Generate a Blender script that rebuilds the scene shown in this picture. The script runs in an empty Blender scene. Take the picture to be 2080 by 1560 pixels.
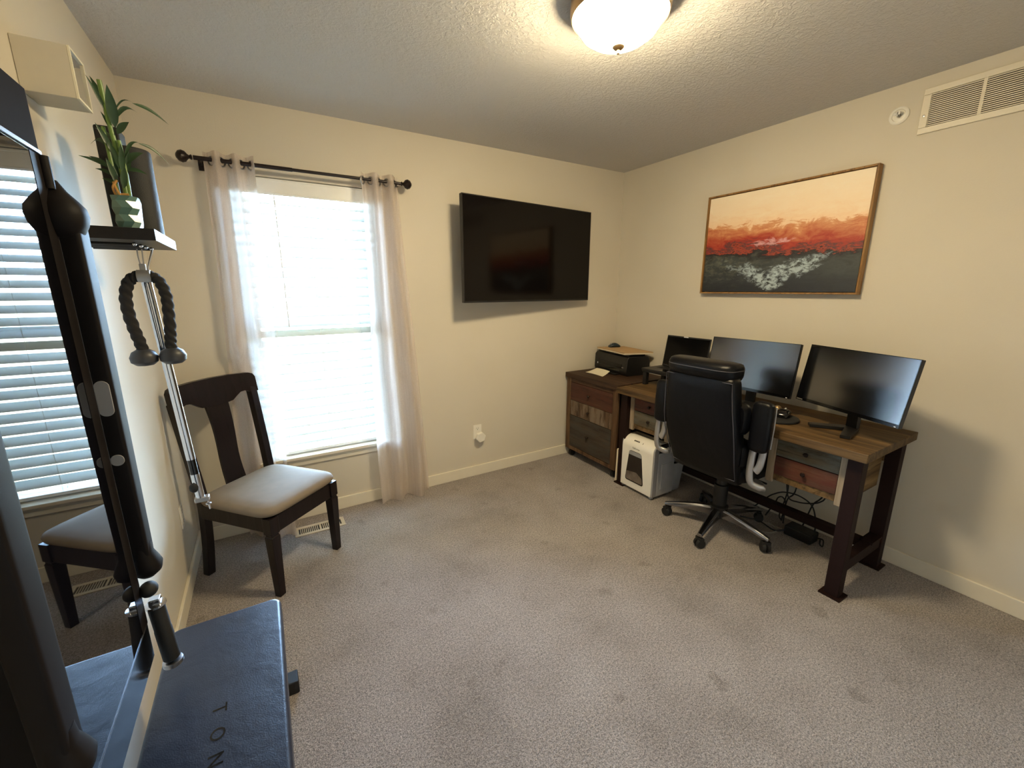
import bpy, bmesh, math, random
from mathutils import Vector, Matrix
random.seed(7)
PI = math.pi
sc = bpy.context.scene
COL = sc.collection

# ------------------------------------------------------------------ room size
W, D, H = 3.279, 3.1205, 2.44
YF = -0.06                       # wall behind the camera

# ------------------------------------------------------------------ camera
cam_d = bpy.data.cameras.new('camera'); cam = bpy.data.objects.new('camera', cam_d); COL.objects.link(cam)
F_PX = 845.77
cam_d.sensor_fit = 'HORIZONTAL'; cam_d.sensor_width = 36.0; cam_d.lens = F_PX * 36.0 / 2080.0
cam_d.clip_start = 0.02; cam_d.clip_end = 200
yaw, pitch, roll = math.radians(30.826), math.radians(12.803), math.radians(-0.0865)
fw = Vector((math.sin(yaw)*math.cos(pitch), math.cos(yaw)*math.cos(pitch), -math.sin(pitch)))
rt = Vector((math.cos(yaw), -math.sin(yaw), 0)); up = rt.cross(fw)
rt2 = math.cos(roll)*rt + math.sin(roll)*up; up2 = -math.sin(roll)*rt + math.cos(roll)*up
M = Matrix((rt2, up2, -fw)).transposed().to_4x4(); M.translation = Vector((0.459, 0.2795, 1.4666))
cam.matrix_world = M
sc.camera = cam

# ------------------------------------------------------------------ world (daylight), portal, exposure
SKY = 50.0
wld = bpy.data.worlds.new('daylight'); sc.world = wld; wld.use_nodes = True
wn, wl = wld.node_tree.nodes, wld.node_tree.links
wn.clear()
wo = wn.new('ShaderNodeOutputWorld'); wb = wn.new('ShaderNodeBackground')
wt = wn.new('ShaderNodeTexCoord'); ws = wn.new('ShaderNodeSeparateXYZ'); wr = wn.new('ShaderNodeValToRGB')
wl.new(wt.outputs['Generated'], ws.inputs[0]); wl.new(ws.outputs['Z'], wr.inputs[0])
cr = wr.color_ramp
cr.elements[0].position = 0.0; cr.elements[0].color = (0.15, 0.18, 0.15, 1)     # ground, dull green
cr.elements[1].position = 1.0; cr.elements[1].color = (0.02, 0.035, 0.06, 1)     # overhead
for pos_, col_ in ((0.001, (0.20, 0.24, 0.22)), (0.02, (0.50, 0.74, 1.0)), (0.26, (0.42, 0.68, 1.0)), (0.38, (0.13, 0.22, 0.38)), (0.55, (0.03, 0.05, 0.09))):
    e = cr.elements.new(pos_); e.color = (*col_, 1)
wl.new(wr.outputs[0], wb.inputs['Color']); wb.inputs['Strength'].default_value = SKY
wl.new(wb.outputs[0], wo.inputs[0])
pl = bpy.data.lights.new('window_portal', 'AREA'); pl.shape = 'RECTANGLE'; pl.size = 0.78; pl.size_y = 1.68
pl.cycles.is_portal = True
po = bpy.data.objects.new('window_portal', pl); COL.objects.link(po)
po.location = (0.77, D+0.145, 1.25); po.rotation_euler = (math.radians(-90), 0, 0)
LAMP = 62.0                       # ceiling fixture, used in its builder
vs = sc.view_settings
sc.display_settings.display_device = 'sRGB'
vs.view_transform = 'Standard'; vs.look = 'None'; vs.gamma = 1.0; vs.use_curve_mapping = False
vs.exposure = 1.45
sc.cycles.max_bounces = 10; sc.cycles.diffuse_bounces = 5; sc.cycles.glossy_bounces = 5
sc.cycles.transparent_max_bounces = 16; sc.cycles.sample_clamp_indirect = 8.0
sc.cycles.caustics_reflective = False; sc.cycles.caustics_refractive = False

# ------------------------------------------------------------------ materials
MATS = {}
def lin(c):
    return tuple(((v/255.0)/12.92 if v <= 10 else (((v/255.0)+0.055)/1.055)**2.4) for v in c)
class NT:
    def __init__(s, name):
        s.m = bpy.data.materials.new(name); s.m.use_nodes = True
        s.n, s.l = s.m.node_tree.nodes, s.m.node_tree.links
        s.b = s.n['Principled BSDF']; s.out = s.n['Material Output']
    def new(s, t, **kw):
        x = s.n.new(t)
        for k, v in kw.items():
            setattr(x, k, v)
        return x
    def noise(s, scale, detail=3, rough=0.55, vec=None, dist=0.0):
        x = s.n.new('ShaderNodeTexNoise'); x.inputs['Scale'].default_value = scale; x.inputs['Detail'].default_value = detail
        x.inputs['Roughness'].default_value = rough; x.inputs['Distortion'].default_value = dist
        s.l.new(vec if vec is not None else s.coord(), x.inputs['Vector']); return x
    def coord(s, scale=None, rot=None, kind='Object'):
        t = s.n.new('ShaderNodeTexCoord')
        if scale is None and rot is None: return t.outputs[kind]
        mp = s.n.new('ShaderNodeMapping')
        if scale: mp.inputs['Scale'].default_value = scale
        if rot: mp.inputs['Rotation'].default_value = rot
        s.l.new(t.outputs[kind], mp.inputs['Vector']); return mp.outputs[0]
    def ramp(s, fac, stops, interp='LINEAR'):
        r = s.n.new('ShaderNodeValToRGB'); r.color_ramp.interpolation = interp
        els = r.color_ramp.elements
        while len(els) < len(stops): els.new(0.5)
        for el, (p, c) in zip(els, stops):
            el.position = p; el.color = (*c[:3], 1)
        s.l.new(fac, r.inputs[0]); return r.outputs[0]
    def bump(s, h, strength, dist=0.01, prev=None):
        b = s.n.new('ShaderNodeBump'); b.inputs['Strength'].default_value = strength; b.inputs['Distance'].default_value = dist
        s.l.new(h, b.inputs['Height'])
        if prev is not None: s.l.new(prev, b.inputs['Normal'])
        return b.outputs[0]
    def math(s, op, a, b=None):
        x = s.n.new('ShaderNodeMath'); x.operation = op
        for i, v in enumerate((a, b)):
            if v is None: continue
            if isinstance(v, (int, float)): x.inputs[i].default_value = v
            else: s.l.new(v, x.inputs[i])
        return x.outputs[0]
    def mix(s, f, a, b):
        x = s.n.new('ShaderNodeMix'); x.data_type = 'RGBA'
        for i, v in ((0, f), (6, a), (7, b)):
            if isinstance(v, (int, float)): x.inputs[i].default_value = v
            elif isinstance(v, tuple): x.inputs[i].default_value = (*v[:3], 1)
            else: s.l.new(v, x.inputs[i])
        return x.outputs[2]
    def set(s, **kw):
        for k, v in kw.items():
            inp = s.b.inputs[k.replace('_', ' ')]
            if isinstance(v, (int, float, tuple)): inp.default_value = v if not isinstance(v, tuple) else (*v[:3], 1)
            else: s.l.new(v, inp)
        return s.m
def plain(name, rgb, rough=0.5, metal=0.0, spec=0.5, bscale=None, bstr=0.1, vary=0.06, coat=0.0):
    """procedural one-colour surface with faint mottling and an optional fine grain"""
    t = NT(name); c = lin(rgb)
    n = t.noise(14, 3)
    col = t.ramp(n.outputs[0], [(0.3, tuple(v*(1-vary) for v in c)), (0.7, tuple(min(1, v*(1+vary)) for v in c))])
    t.set(Base_Color=col, Roughness=rough, Metallic=metal, Specular_IOR_Level=spec, Coat_Weight=coat)
    if bscale:
        t.set(Normal=t.bump(t.noise(bscale, 3).outputs[0], bstr, 0.004))
    return t.m
def wood(name, dark, mid, light, axis='y', scale=1.0, rough=0.6, paint=None, pamt=0.5, planks=0.0, across='x'):
    t = NT(name)
    st = {'x': (1.2, 22, 22), 'y': (22, 1.2, 22), 'z': (22, 22, 1.2)}[axis]
    v = t.coord(tuple(k*scale for k in st))
    n1 = t.noise(1.0, 6, 0.62, v, 0.6); n2 = t.noise(3.0, 4, 0.7, v)
    col = t.ramp(n1.outputs[0], [(0.30, lin(dark)), (0.5, lin(mid)), (0.72, lin(light))])
    col = t.mix(t.ramp(n2.outputs[0], [(0.54, (0, 0, 0)), (0.66, (0.75, 0.75, 0.75))]), col, tuple(0.45*k for k in lin(dark)))
    if paint:
        pn = t.noise(2.2, 5, 0.7, t.coord(tuple({1.2: 3.0, 22: 14.0}[k]*scale for k in st)))
        m = t.ramp(pn.outputs[0], [(0.5-0.22*pamt-0.05, (1, 1, 1)), (0.5+0.25*pamt, (0, 0, 0))])
        col = t.mix(m, col, t.mix(n1.outputs[0], tuple(0.7*k for k in lin(paint)), lin(paint)))
    h = n1.outputs[0]
    if planks:
        sx = t.new('ShaderNodeSeparateXYZ'); t.l.new(t.coord(), sx.inputs[0])
        q = t.math('DIVIDE', sx.outputs[across.upper()], planks)
        fr = t.math('FRACT', q); fl = t.math('FLOOR', q)
        wn_ = t.new('ShaderNodeTexWhiteNoise', noise_dimensions='1D'); t.l.new(fl, wn_.inputs['W'])
        col = t.mix(t.math('MULTIPLY', wn_.outputs[0], 0.75), col, t.mix(n1.outputs[0], lin(dark), lin(light)))
        gap = t.math('LESS_THAN', fr, 0.03)
        col = t.mix(gap, col, tuple(0.3*k for k in lin(dark)))
    t.set(Base_Color=col, Roughness=rough, Specular_IOR_Level=0.3, Normal=t.bump(h, 0.35, 0.004))
    return t.m

def m_wall():
    t = NT('wall_paint')
    n = t.noise(1.3, 2)
    col = t.ramp(n.outputs[0], [(0.3, lin((207, 199, 183))), (0.7, lin((213, 205, 190)))])
    t.set(Base_Color=col, Roughness=0.62, Specular_IOR_Level=0.3, Normal=t.bump(t.noise(140, 3).outputs[0], 0.12, 0.003))
    return t.m
def m_ceiling():
    t = NT('ceiling_texture')
    v = t.noise(55, 4, 0.6, None, 0.8); r = t.ramp(v.outputs[0], [(0.44, (0, 0, 0)), (0.60, (1, 1, 1))])
    t.set(Base_Color=lin((206, 203, 200)), Roughness=0.9, Specular_IOR_Level=0.1, Normal=t.bump(r, 0.42, 0.006))
    return t.m
def m_carpet():
    t = NT('carpet')
    n = t.noise(2.6, 4, 0.6); f = t.noise(230, 3, 0.75); f2 = t.noise(105, 2, 0.6)
    base = t.ramp(n.outputs[0], [(0.28, lin((170, 159, 151))), (0.46, lin((190, 179, 172))), (0.7, lin((204, 194, 188)))])
    spot = t.ramp(t.noise(6.5, 2, 0.5).outputs[0], [(0.66, (0, 0, 0)), (0.74, (1, 1, 1))])
    base = t.mix(t.math('MULTIPLY', spot, 0.45), base, lin((142, 128, 116)))
    grain = t.ramp(f.outputs[0], [(0.36, (0.38, 0.38, 0.38)), (0.60, (1.22, 1.22, 1.22))])
    mx = t.new('ShaderNodeMix', data_type='RGBA', blend_type='MULTIPLY'); mx.inputs[0].default_value = 1.0
    t.l.new(base, mx.inputs[6]); t.l.new(grain, mx.inputs[7])
    tuft = t.ramp(f2.outputs[0], [(0.36, (0.76, 0.76, 0.76)), (0.60, (1.14, 1.14, 1.14))])
    mx2 = t.new('ShaderNodeMix', data_type='RGBA', blend_type='MULTIPLY'); mx2.inputs[0].default_value = 1.0
    t.l.new(mx.outputs[2], mx2.inputs[6]); t.l.new(tuft, mx2.inputs[7])
    h = t.math('ADD', f.outputs[0], t.math('MULTIPLY', f2.outputs[0], 1.3))
    h = t.math('ADD', h, t.math('MULTIPLY', n.outputs[0], 1.5))
    t.set(Base_Color=mx2.outputs[2], Roughness=1.0, Specular_IOR_Level=0.05, Sheen_Weight=0.15, Normal=t.bump(h, 1.0, 0.011))
    return t.m
def m_curtain():
    t = NT('curtain_linen')
    v = t.coord((260, 260, 260)); wv = t.noise(1.0, 2, 0.6, v)
    big = t.noise(60, 2, 0.5, t.coord((1, 1, 0.06)))
    c = t.ramp(big.outputs[0], [(0.35, lin((220, 207, 197))), (0.65, lin((228, 216, 207)))])
    dif = t.new('ShaderNodeBsdfDiffuse'); tr = t.new('ShaderNodeBsdfTranslucent'); tp = t.new('ShaderNodeBsdfTransparent')
    t.l.new(c, dif.inputs[0]); t.l.new(c, tr.inputs[0])
    m1 = t.new('ShaderNodeMixShader'); m1.inputs[0].default_value = 0.42
    t.l.new(dif.outputs[0], m1.inputs[1]); t.l.new(tr.outputs[0], m1.inputs[2])
    m2 = t.new('ShaderNodeMixShader')
    t.l.new(t.ramp(wv.outputs[0], [(0.3, (0.22, 0.22, 0.22)), (0.7, (0.36, 0.36, 0.36))]), m2.inputs[0])
    t.l.new(m1.outputs[0], m2.inputs[1]); t.l.new(tp.outputs[0], m2.inputs[2]); t.l.new(m2.outputs[0], t.out.inputs[0])
    return t.m
def m_slat():
    t = NT('blind_slat_white')
    c = lin((206, 212, 214))
    t.set(Base_Color=t.ramp(t.noise(8, 2).outputs[0], [(0.3, tuple(v*0.96 for v in c)), (0.7, c)]), Roughness=0.35)
    tr = t.new('ShaderNodeBsdfTranslucent'); tr.inputs[0].default_value = (0.86, 0.93, 0.96, 1)
    mx = t.new('ShaderNodeMixShader'); mx.inputs[0].default_value = 0.04
    t.l.new(t.b.outputs[0], mx.inputs[1]); t.l.new(tr.outputs[0], mx.inputs[2]); t.l.new(mx.outputs[0], t.out.inputs[0])
    return t.m
def m_pane():
    t = NT('window_glass')
    tp = t.new('ShaderNodeBsdfTransparent'); gl = t.new('ShaderNodeBsdfGlossy'); gl.inputs['Roughness'].default_value = 0.01
    fr = t.new('ShaderNodeFresnel'); fr.inputs[0].default_value = 1.45; mx = t.new('ShaderNodeMixShader')
    t.l.new(fr.outputs[0], mx.inputs[0]); t.l.new(tp.outputs[0], mx.inputs[1]); t.l.new(gl.outputs[0], mx.inputs[2]); t.l.new(mx.outputs[0], t.out.inputs[0])
    return t.m
def m_lamp():
    t = NT('lit_frosted_glass')
    t.set(Base_Color=(0.9, 0.85, 0.75), Roughness=0.4, Emission_Color=(1.0, 0.81, 0.49), Emission_Strength=LAMP)
    return t.m
def m_mirror(name, c, rough=0.02):
    return NT(name).set(Base_Color=c, Metallic=1.0, Roughness=rough)
def m_screen(name, rgb, rough, spec=0.5, ior=1.5):
    t = NT(name); n = t.noise(900, 2)
    c = lin(rgb)
    return t.set(Base_Color=c, Roughness=t.ramp(n.outputs[0], [(0, (rough*0.94,)*3), (1, (rough*1.06,)*3)]), Specular_IOR_Level=spec, IOR=ior)
def m_leather(name, rgb, rough=0.38, spec=0.5):
    t = NT(name); vo = t.new('ShaderNodeTexVoronoi'); vo.inputs['Scale'].default_value = 320; t.l.new(t.coord(), vo.inputs['Vector'])
    n = t.noise(7, 3)
    c = lin(rgb)
    col = t.ramp(n.outputs[0], [(0.3, tuple(v*0.85 for v in c)), (0.7, tuple(v*1.15 for v in c))])
    b1 = t.bump(vo.outputs['Distance'], 0.12, 0.002)
    b2 = t.bump(t.noise(9, 3, 0.5, None, 0.5).outputs[0], 0.16, 0.02, b1)
    return t.set(Base_Color=col, Roughness=rough, Specular_IOR_Level=spec, Normal=b2)
def m_painting():
    t = NT('abstract_sunset_paint')
    sx = t.new('ShaderNodeSeparateXYZ'); t.l.new(t.coord(), sx.inputs[0])
    y, z = sx.outputs['Y'], sx.outputs['Z']           # local: y along the wall (negative = right), z up 0..0.64
    st = t.coord((1, 2.2, 9)); nA = t.noise(1.6, 6, 0.62, st, 0.8).outputs[0]
    nB = t.noise(9, 6, 0.68, t.coord((1, 1.0, 2.2)), 1.2).outputs[0]
    nC = t.noise(24, 5, 0.7, t.coord((1, 1.0, 1.8)), 0.6).outputs[0]
    zz = t.math('ADD', z, t.math('MULTIPLY', t.math('SUBTRACT', nA, 0.5), 0.20))
    zz = t.math('ADD', zz, t.math('MULTIPLY', t.math('SUBTRACT', nB, 0.5), 0.17))
    zz = t.math('ADD', zz, t.math('MULTIPLY', y, -0.055))
    f = t.math('DIVIDE', zz, 0.64)
    col = t.ramp(f, [(0.0, lin((34, 36, 42))), (0.16, lin((44, 48, 52))), (0.29, lin((60, 66, 66))), (0.37, lin((42, 42, 44))), (0.40, lin((30, 26, 28))), (0.42, lin((170, 66, 42))),
                     (0.445, lin((76, 52, 54))), (0.485, lin((164, 50, 34))), (0.53, lin((178, 84, 54))), (0.60, lin((198, 122, 80))), (0.65, lin((214, 152, 106))), (0.675, lin((240, 206, 168))), (0.78, lin((244, 220, 188))), (1.0, lin((246, 229, 202)))])
    grn = t.math('MULTIPLY', t.ramp(nC, [(0.45, (0, 0, 0)), (0.6, (0.6, 0.6, 0.6))]), t.ramp(t.math('ADD', y, 0.5), [(0.35, (0, 0, 0)), (0.8, (1, 1, 1))]))
    col = t.mix(t.math('MULTIPLY', grn, t.ramp(f, [(0.10, (0, 0, 0)), (0.20, (1, 1, 1)), (0.34, (1, 1, 1)), (0.38, (0, 0, 0))])), col, lin((98, 100, 84)))
    # pale strokes sweeping up to the right in the dark lower part: |z - zs(y)| small
    yc = t.math('ADD', y, -0.02)
    zs = t.math('ADD', 0.085, t.math('MULTIPLY', t.math('ABSOLUTE', yc), 0.42))
    zs = t.math('ADD', zs, t.math('MULTIPLY', t.math('SUBTRACT', nB, 0.5), 0.22))
    dd = t.math('ABSOLUTE', t.math('SUBTRACT', z, zs))
    wdt = t.math('SUBTRACT', 0.080, t.math('MULTIPLY', t.math('ABSOLUTE', t.math('ADD', y, 0.04)), 0.19))
    msk = t.ramp(t.math('SUBTRACT', wdt, dd), [(0.0, (0, 0, 0)), (0.035, (1, 1, 1))])
    msk2 = t.ramp(nC, [(0.42, (0, 0, 0)), (0.56, (1, 1, 1))])
    low = t.ramp(f, [(0.37, (1, 1, 1)), (0.41, (0, 0, 0))])
    col = t.mix(t.math('MULTIPLY', t.math('MULTIPLY', msk, msk2), low), col, lin((168, 184, 192)))
    # light mauve strokes near the horizon band
    d2 = t.math('ABSOLUTE', t.math('SUBTRACT', z, t.math('ADD', 0.315, t.math('MULTIPLY', t.math('SUBTRACT', nB, 0.5), 0.09))))
    a2 = t.math('SUBTRACT', 0.028, t.math('ADD', d2, t.math('MULTIPLY', t.math('ABSOLUTE', t.math('SUBTRACT', y, 0.02)), 0.15)))
    col = t.mix(t.math('MULTIPLY', t.ramp(a2, [(0.0, (0, 0, 0)), (0.01, (0.85, 0.85, 0.85))]), msk2), col, lin((218, 168, 172)))
    return t.set(Base_Color=col, Roughness=0.55, Normal=t.bump(nC, 0.25, 0.004))

MATS.update(
    wall=m_wall(), ceiling=m_ceiling(), carpet=m_carpet(), curtain=m_curtain(), slat=m_slat(), pane=m_pane(), lamp=m_lamp(),
    white=plain('white_trim_paint', (226, 218, 200), 0.4, vary=0.02), vinyl=plain('white_vinyl', (236, 236, 232), 0.35, vary=0.02),
    white_plastic=plain('white_plastic', (232, 228, 218), 0.35, vary=0.02), cream=plain('cream_plastic', (226, 214, 190), 0.45, vary=0.03),
    grey_plastic=plain('grey_plastic', (150, 150, 152), 0.4), silver_plastic=plain('silver_plastic', (160, 160, 164), 0.32, 0.35),
    black_plastic=plain('black_plastic', (19, 18, 19), 0.42, bscale=600), black_gloss=plain('black_gloss', (10, 10, 12), 0.14, spec=0.5),
    black_rubber=plain('black_rubber', (20, 20, 21), 0.7), rod=plain('bronze_rod', (34, 24, 24), 0.35, 0.3),
    chrome=plain('chrome', (205, 207, 212), 0.12, 1.0, vary=0.02), dark_chrome=plain('dark_chrome', (150, 150, 154), 0.2, 1.0, vary=0.03), steel=plain('brushed_steel', (170, 170, 172), 0.3, 1.0, vary=0.03), silver=plain('satin_silver', (182, 182, 184), 0.3, 0.75, vary=0.02),
    nickel=plain('warm_nickel', (160, 134, 98), 0.35, 0.8), gym_dark=plain('gym_dark_metal', (22, 18, 18), 0.58, 0.0, spec=0.15, bscale=900, bstr=0.05),
    gym_face=plain('gym_matte_face', (34, 30, 29), 0.85, spec=0.05, bscale=700), gym_screen=m_screen('gym_glass', (8, 7, 9), 0.015, 0.5, 1.5),
    tv_screen=m_screen('tv_glass', (9, 6, 6), 0.10, 0.25), mon_screen=m_screen('matte_display', (5, 6, 10), 0.19, 1.0, 1.8), lap_screen=m_screen('laptop_display', (5, 5, 6), 0.10, 0.15),
    leather=m_leather('black_leather', (8, 9, 14), 0.36, 0.22), bench_vinyl=m_leather('bench_vinyl', (22, 26, 40), 0.36),  # bench pad is black; the blue sky's reflection is put into its base colour
    espresso=wood('espresso_wood', (20, 14, 15), (25, 17, 18), (31, 22, 22), 'z', 0.6, 0.32), shelf_wood=plain('black_wood', (24, 22, 24), 0.36, bscale=300),
    seat_fabric=plain('taupe_microfibre', (132, 119, 103), 0.85, bscale=900, bstr=0.25, spec=0.2),
    top_wood=wood('reclaimed_top', (46, 33, 20), (82, 61, 36), (118, 92, 56), 'y', 0.8, 0.6, planks=0.118, across='x'),
    dark_top=wood('dark_reclaimed_top', (36, 24, 17), (58, 39, 27), (84, 60, 42), 'y', 0.8, 0.6, planks=0.15, across='x'),
    box_wood=wood('reclaimed_frame', (70, 52, 33), (106, 80, 52), (140, 112, 78), 'y', 1.0, 0.65),
    side_wood=wood('reclaimed_side', (64, 47, 28), (100, 77, 47), (134, 108, 72), 'x', 0.8, 0.65),
    post_wood=wood('pale_post', (116, 98, 78), (160, 142, 118), (192, 176, 152), 'z', 0.8, 0.65),
    cab_post=wood('brown_post', (52, 36, 23), (88, 64, 43), (128, 100, 72), 'z', 0.7, 0.65),
    cab_body=wood('dark_cabinet', (26, 16, 11), (38, 24, 17), (52, 35, 24), 'z', 1.0, 0.55),
    d_red=wood('red_drawer', (52, 35, 27), (80, 53, 41), (108, 78, 60), 'y', 0.7, 0.65, (94, 48, 37), 0.5),
    d_blue=wood('blue_grey_drawer', (62, 53, 42), (88, 78, 62), (116, 104, 84), 'y', 0.7, 0.65, (102, 104, 94), 0.3),
    d_brownred=wood('brown_red_drawer', (44, 27, 20), (68, 41, 31), (90, 60, 46), 'y', 0.7, 0.6, (82, 46, 34), 0.4),
    d_white=wood('whitewashed_drawer', (46, 33, 24), (76, 56, 41), (112, 92, 72), 'z', 0.4, 0.7, (126, 110, 92), 0.15),
    d_dark=wood('grey_brown_drawer', (44, 35, 28), (62, 51, 41), (82, 69, 56), 'y', 0.7, 0.65, (72, 68, 62), 0.45),
    iron=plain('brown_iron', (33, 18, 15), 0.6, 0.0, spec=0.15, bscale=220), knob=plain('dark_knob', (36, 24, 20), 0.4, 0.5),
    paper=plain('paper', (240, 232, 208), 0.8, vary=0.02), board=plain('tan_board', (176, 146, 106), 0.75), board_edge=plain('board_edge', (214, 200, 176), 0.8),
    leaf=plain('bamboo_leaf', (38, 66, 36), 0.42, vary=0.45), stalk=plain('bamboo_stalk', (104, 134, 62), 0.45, vary=0.2), root=plain('dry_root', (186, 138, 72), 0.7),
    pot=plain('teal_ceramic', (92, 124, 116), 0.22, vary=0.05), foam=plain('black_foam', (26, 26, 27), 0.62, bscale=500, bstr=0.3),
    rope=plain('black_rope', (24, 21, 22), 0.8, bscale=700, bstr=0.5), ball=plain('charcoal_rubber', (46, 47, 52), 0.45),
    frame_wood=wood('oak_frame', (110, 78, 42), (146, 108, 62), (170, 132, 84), 'z', 1.0, 0.5), painting=m_painting(),
    mirror=m_mirror('mirror_front', (0.82, 0.84, 0.84)), rim=plain('cream_rim', (240, 232, 208), 0.4, vary=0.02), cube=plain('white_cube', (216, 208, 190), 0.5, vary=0.02),
    vent=plain('vent_paint', (222, 214, 196), 0.45, vary=0.02), vent_grey=plain('grille_shadow_paint', (104, 98, 92), 0.7), vent_dark=plain('duct_dark', (34, 30, 27), 0.8), floor_vent=plain('tan_register', (190, 176, 152), 0.45),
    glassdark=m_screen('smoked_window', (38, 32, 30), 0.12), shreds=plain('paper_shreds', (110, 98, 88), 0.9, bscale=180, bstr=0.9, vary=0.4), ink=plain('dark_ink', (42, 36, 32), 0.5), grey_ink=plain('grey_ink', (150, 146, 140), 0.5),
    led=plain('pale_mark', (225, 225, 228), 0.35), cable=plain('black_cable', (18, 17, 18), 0.5), grey_cable=plain('grey_cable', (150, 145, 135), 0.5), bin=plain('pale_grey_bin', (172, 172, 174), 0.45), stitch=plain('grey_stitch', (62, 62, 70), 0.6), blue_black=plain('blue_black_plastic', (28, 46, 58), 0.3))

# ------------------------------------------------------------------ mesh builder
class MB:
    def __init__(s): s.v, s.f = [], []
    def add(s, vs, fs, T=None):
        o = len(s.v)
        s.v += [(T @ Vector(p)) if T is not None else Vector(p) for p in vs]
        s.f += [tuple(i+o for i in f) for f in fs]; return s
    def box(s, a, b, T=None):
        x0, y0, z0 = a; x1, y1, z1 = b
        vs = [(x0,y0,z0),(x1,y0,z0),(x1,y1,z0),(x0,y1,z0),(x0,y0,z1),(x1,y0,z1),(x1,y1,z1),(x0,y1,z1)]
        return s.add(vs, [(0,3,2,1),(4,5,6,7),(0,1,5,4),(1,2,6,5),(2,3,7,6),(3,0,4,7)], T)
    def prism(s, poly, a, b, axis='z', T=None):
        """poly in the two other axes (cyclic order), extruded from a to b along axis"""
        n = len(poly)
        def P(p, h):
            return {'z': (p[0], p[1], h), 'x': (h, p[0], p[1]), 'y': (p[1], h, p[0])}[axis]
        vs = [P(p, a) for p in poly] + [P(p, b) for p in poly]
        ar = sum(poly[i][0]*poly[(i+1) % n][1]-poly[(i+1) % n][0]*poly[i][1] for i in range(n))
        fs = [tuple(reversed(range(n))), tuple(range(n, 2*n))] + [(i, (i+1) % n, n+(i+1) % n, n+i) for i in range(n)]
        if ar*(b-a) < 0: fs = [tuple(reversed(f)) for f in fs]
        return s.add(vs, fs, T)
    def rings(s, rs, cap=True, closed=True):
        n = len(rs[0]); vs = [p for r in rs for p in r]; fs = []
        for k in range(len(rs)-1):
            for i in range(n if closed else n-1):
                j = (i+1) % n
                fs.append((k*n+i, k*n+j, (k+1)*n+j, (k+1)*n+i))
        if cap and closed:
            fs.append(tuple(reversed(range(n)))); fs.append(tuple(range((len(rs)-1)*n, len(rs)*n)))
        return s.add(vs, fs)
    def tube(s, pts, r, seg=10, cap=True, sect=None, twist=0.0):
        pts = [Vector(p) for p in pts]; rad = r if isinstance(r, (list, tuple)) else [r]*len(pts)
        rs = []; nrm = None
        for i, p in enumerate(pts):
            t = (pts[min(i+1, len(pts)-1)] - pts[max(i-1, 0)])
            t = t.normalized() if t.length > 1e-9 else Vector((0, 0, 1))
            if nrm is None:
                nrm = t.orthogonal().normalized()
            nrm = (nrm - t*nrm.dot(t)).normalized(); bn = t.cross(nrm)
            ring = []
            for k in range(seg):
                a = 2*PI*k/seg; q = sect(a + twist*i) if sect else 1.0
                ring.append(p + (nrm*math.cos(a) + bn*math.sin(a))*rad[i]*q)
            rs.append(ring)
        return s.rings(rs, cap)
    def cyl(s, a, b, r, r2=None, seg=24): return s.tube([a, b], [r, r if r2 is None else r2], seg)
    def lathe(s, prof, c, seg=32, axis=Vector((0, 0, 1))):
        """prof: (radius, height) along axis from centre c"""
        q = Vector((0, 0, 1)).rotation_difference(Vector(axis)); c = Vector(c)
        return s.rings([[c + q @ Vector((r*math.cos(2*PI*k/seg), r*math.sin(2*PI*k/seg), h)) for k in range(seg)] for r, h in prof])
    def ball(s, c, r, seg=20, rg=12):
        rx, ry, rz = (r, r, r) if isinstance(r, (int, float)) else r; c = Vector(c)
        return s.rings([[c + Vector((rx*math.sin(PI*j/rg)*math.cos(2*PI*k/seg), ry*math.sin(PI*j/rg)*math.sin(2*PI*k/seg), -rz*math.cos(PI*j/rg))) for k in range(seg)]
                        for j in [0.02]+list(range(1, rg))+[rg-0.02]])
    def bar(s, a, b, w, h, upv=(0, 0, 1), w2=None, h2=None):
        """rectangular bar a->b; w across (horizontal), h along upv"""
        a, b = Vector(a), Vector(b); t = (b-a).normalized(); side = t.cross(Vector(upv)).normalized(); u = side.cross(t)
        w2 = w if w2 is None else w2; h2 = h if h2 is None else h2
        R = lambda p, ww, hh: [p - side*ww/2 - u*hh/2, p + side*ww/2 - u*hh/2, p + side*ww/2 + u*hh/2, p - side*ww/2 + u*hh/2]
        return s.rings([R(a, w, h), R(b, w2, h2)])
    def loft(s, secs, n=28, p=4.0):
        """secs: (centre, u-vector, v-vector) superellipse sections"""
        rs = []
        for c, u, v in secs:
            c, u, v = Vector(c), Vector(u), Vector(v); ring = []
            for k in range(n):
                a = 2*PI*k/n; ca, sa = math.cos(a), math.sin(a)
                ring.append(c + u*math.copysign(abs(ca)**(2/p), ca) + v*math.copysign(abs(sa)**(2/p), sa))
            rs.append(ring)
        return s.rings(rs)
def rrect(cx, cy, w, h, r, n=5):
    out = []
    for (sx, sy, a0) in ((1, 1, 0), (-1, 1, 90), (-1, -1, 180), (1, -1, 270)):
        for k in range(n+1):
            a = math.radians(a0 + 90*k/n); out.append((cx + sx*(w/2-r) + r*math.cos(a), cy + sy*(h/2-r) + r*math.sin(a)))
    return out
def smooth_path(pts, n=8):
    pts = [Vector(p) for p in pts]; out = []
    for i in range(len(pts)-1):
        p0, p1, p2, p3 = pts[max(i-1, 0)], pts[i], pts[i+1], pts[min(i+2, len(pts)-1)]
        for k in range(n):
            t = k/n
            out.append(0.5*((2*p1) + (p2-p0)*t + (2*p0-5*p1+4*p2-p3)*t*t + (3*p1-p0-3*p2+p3)*t**3))
    return out + [pts[-1]]

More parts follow.
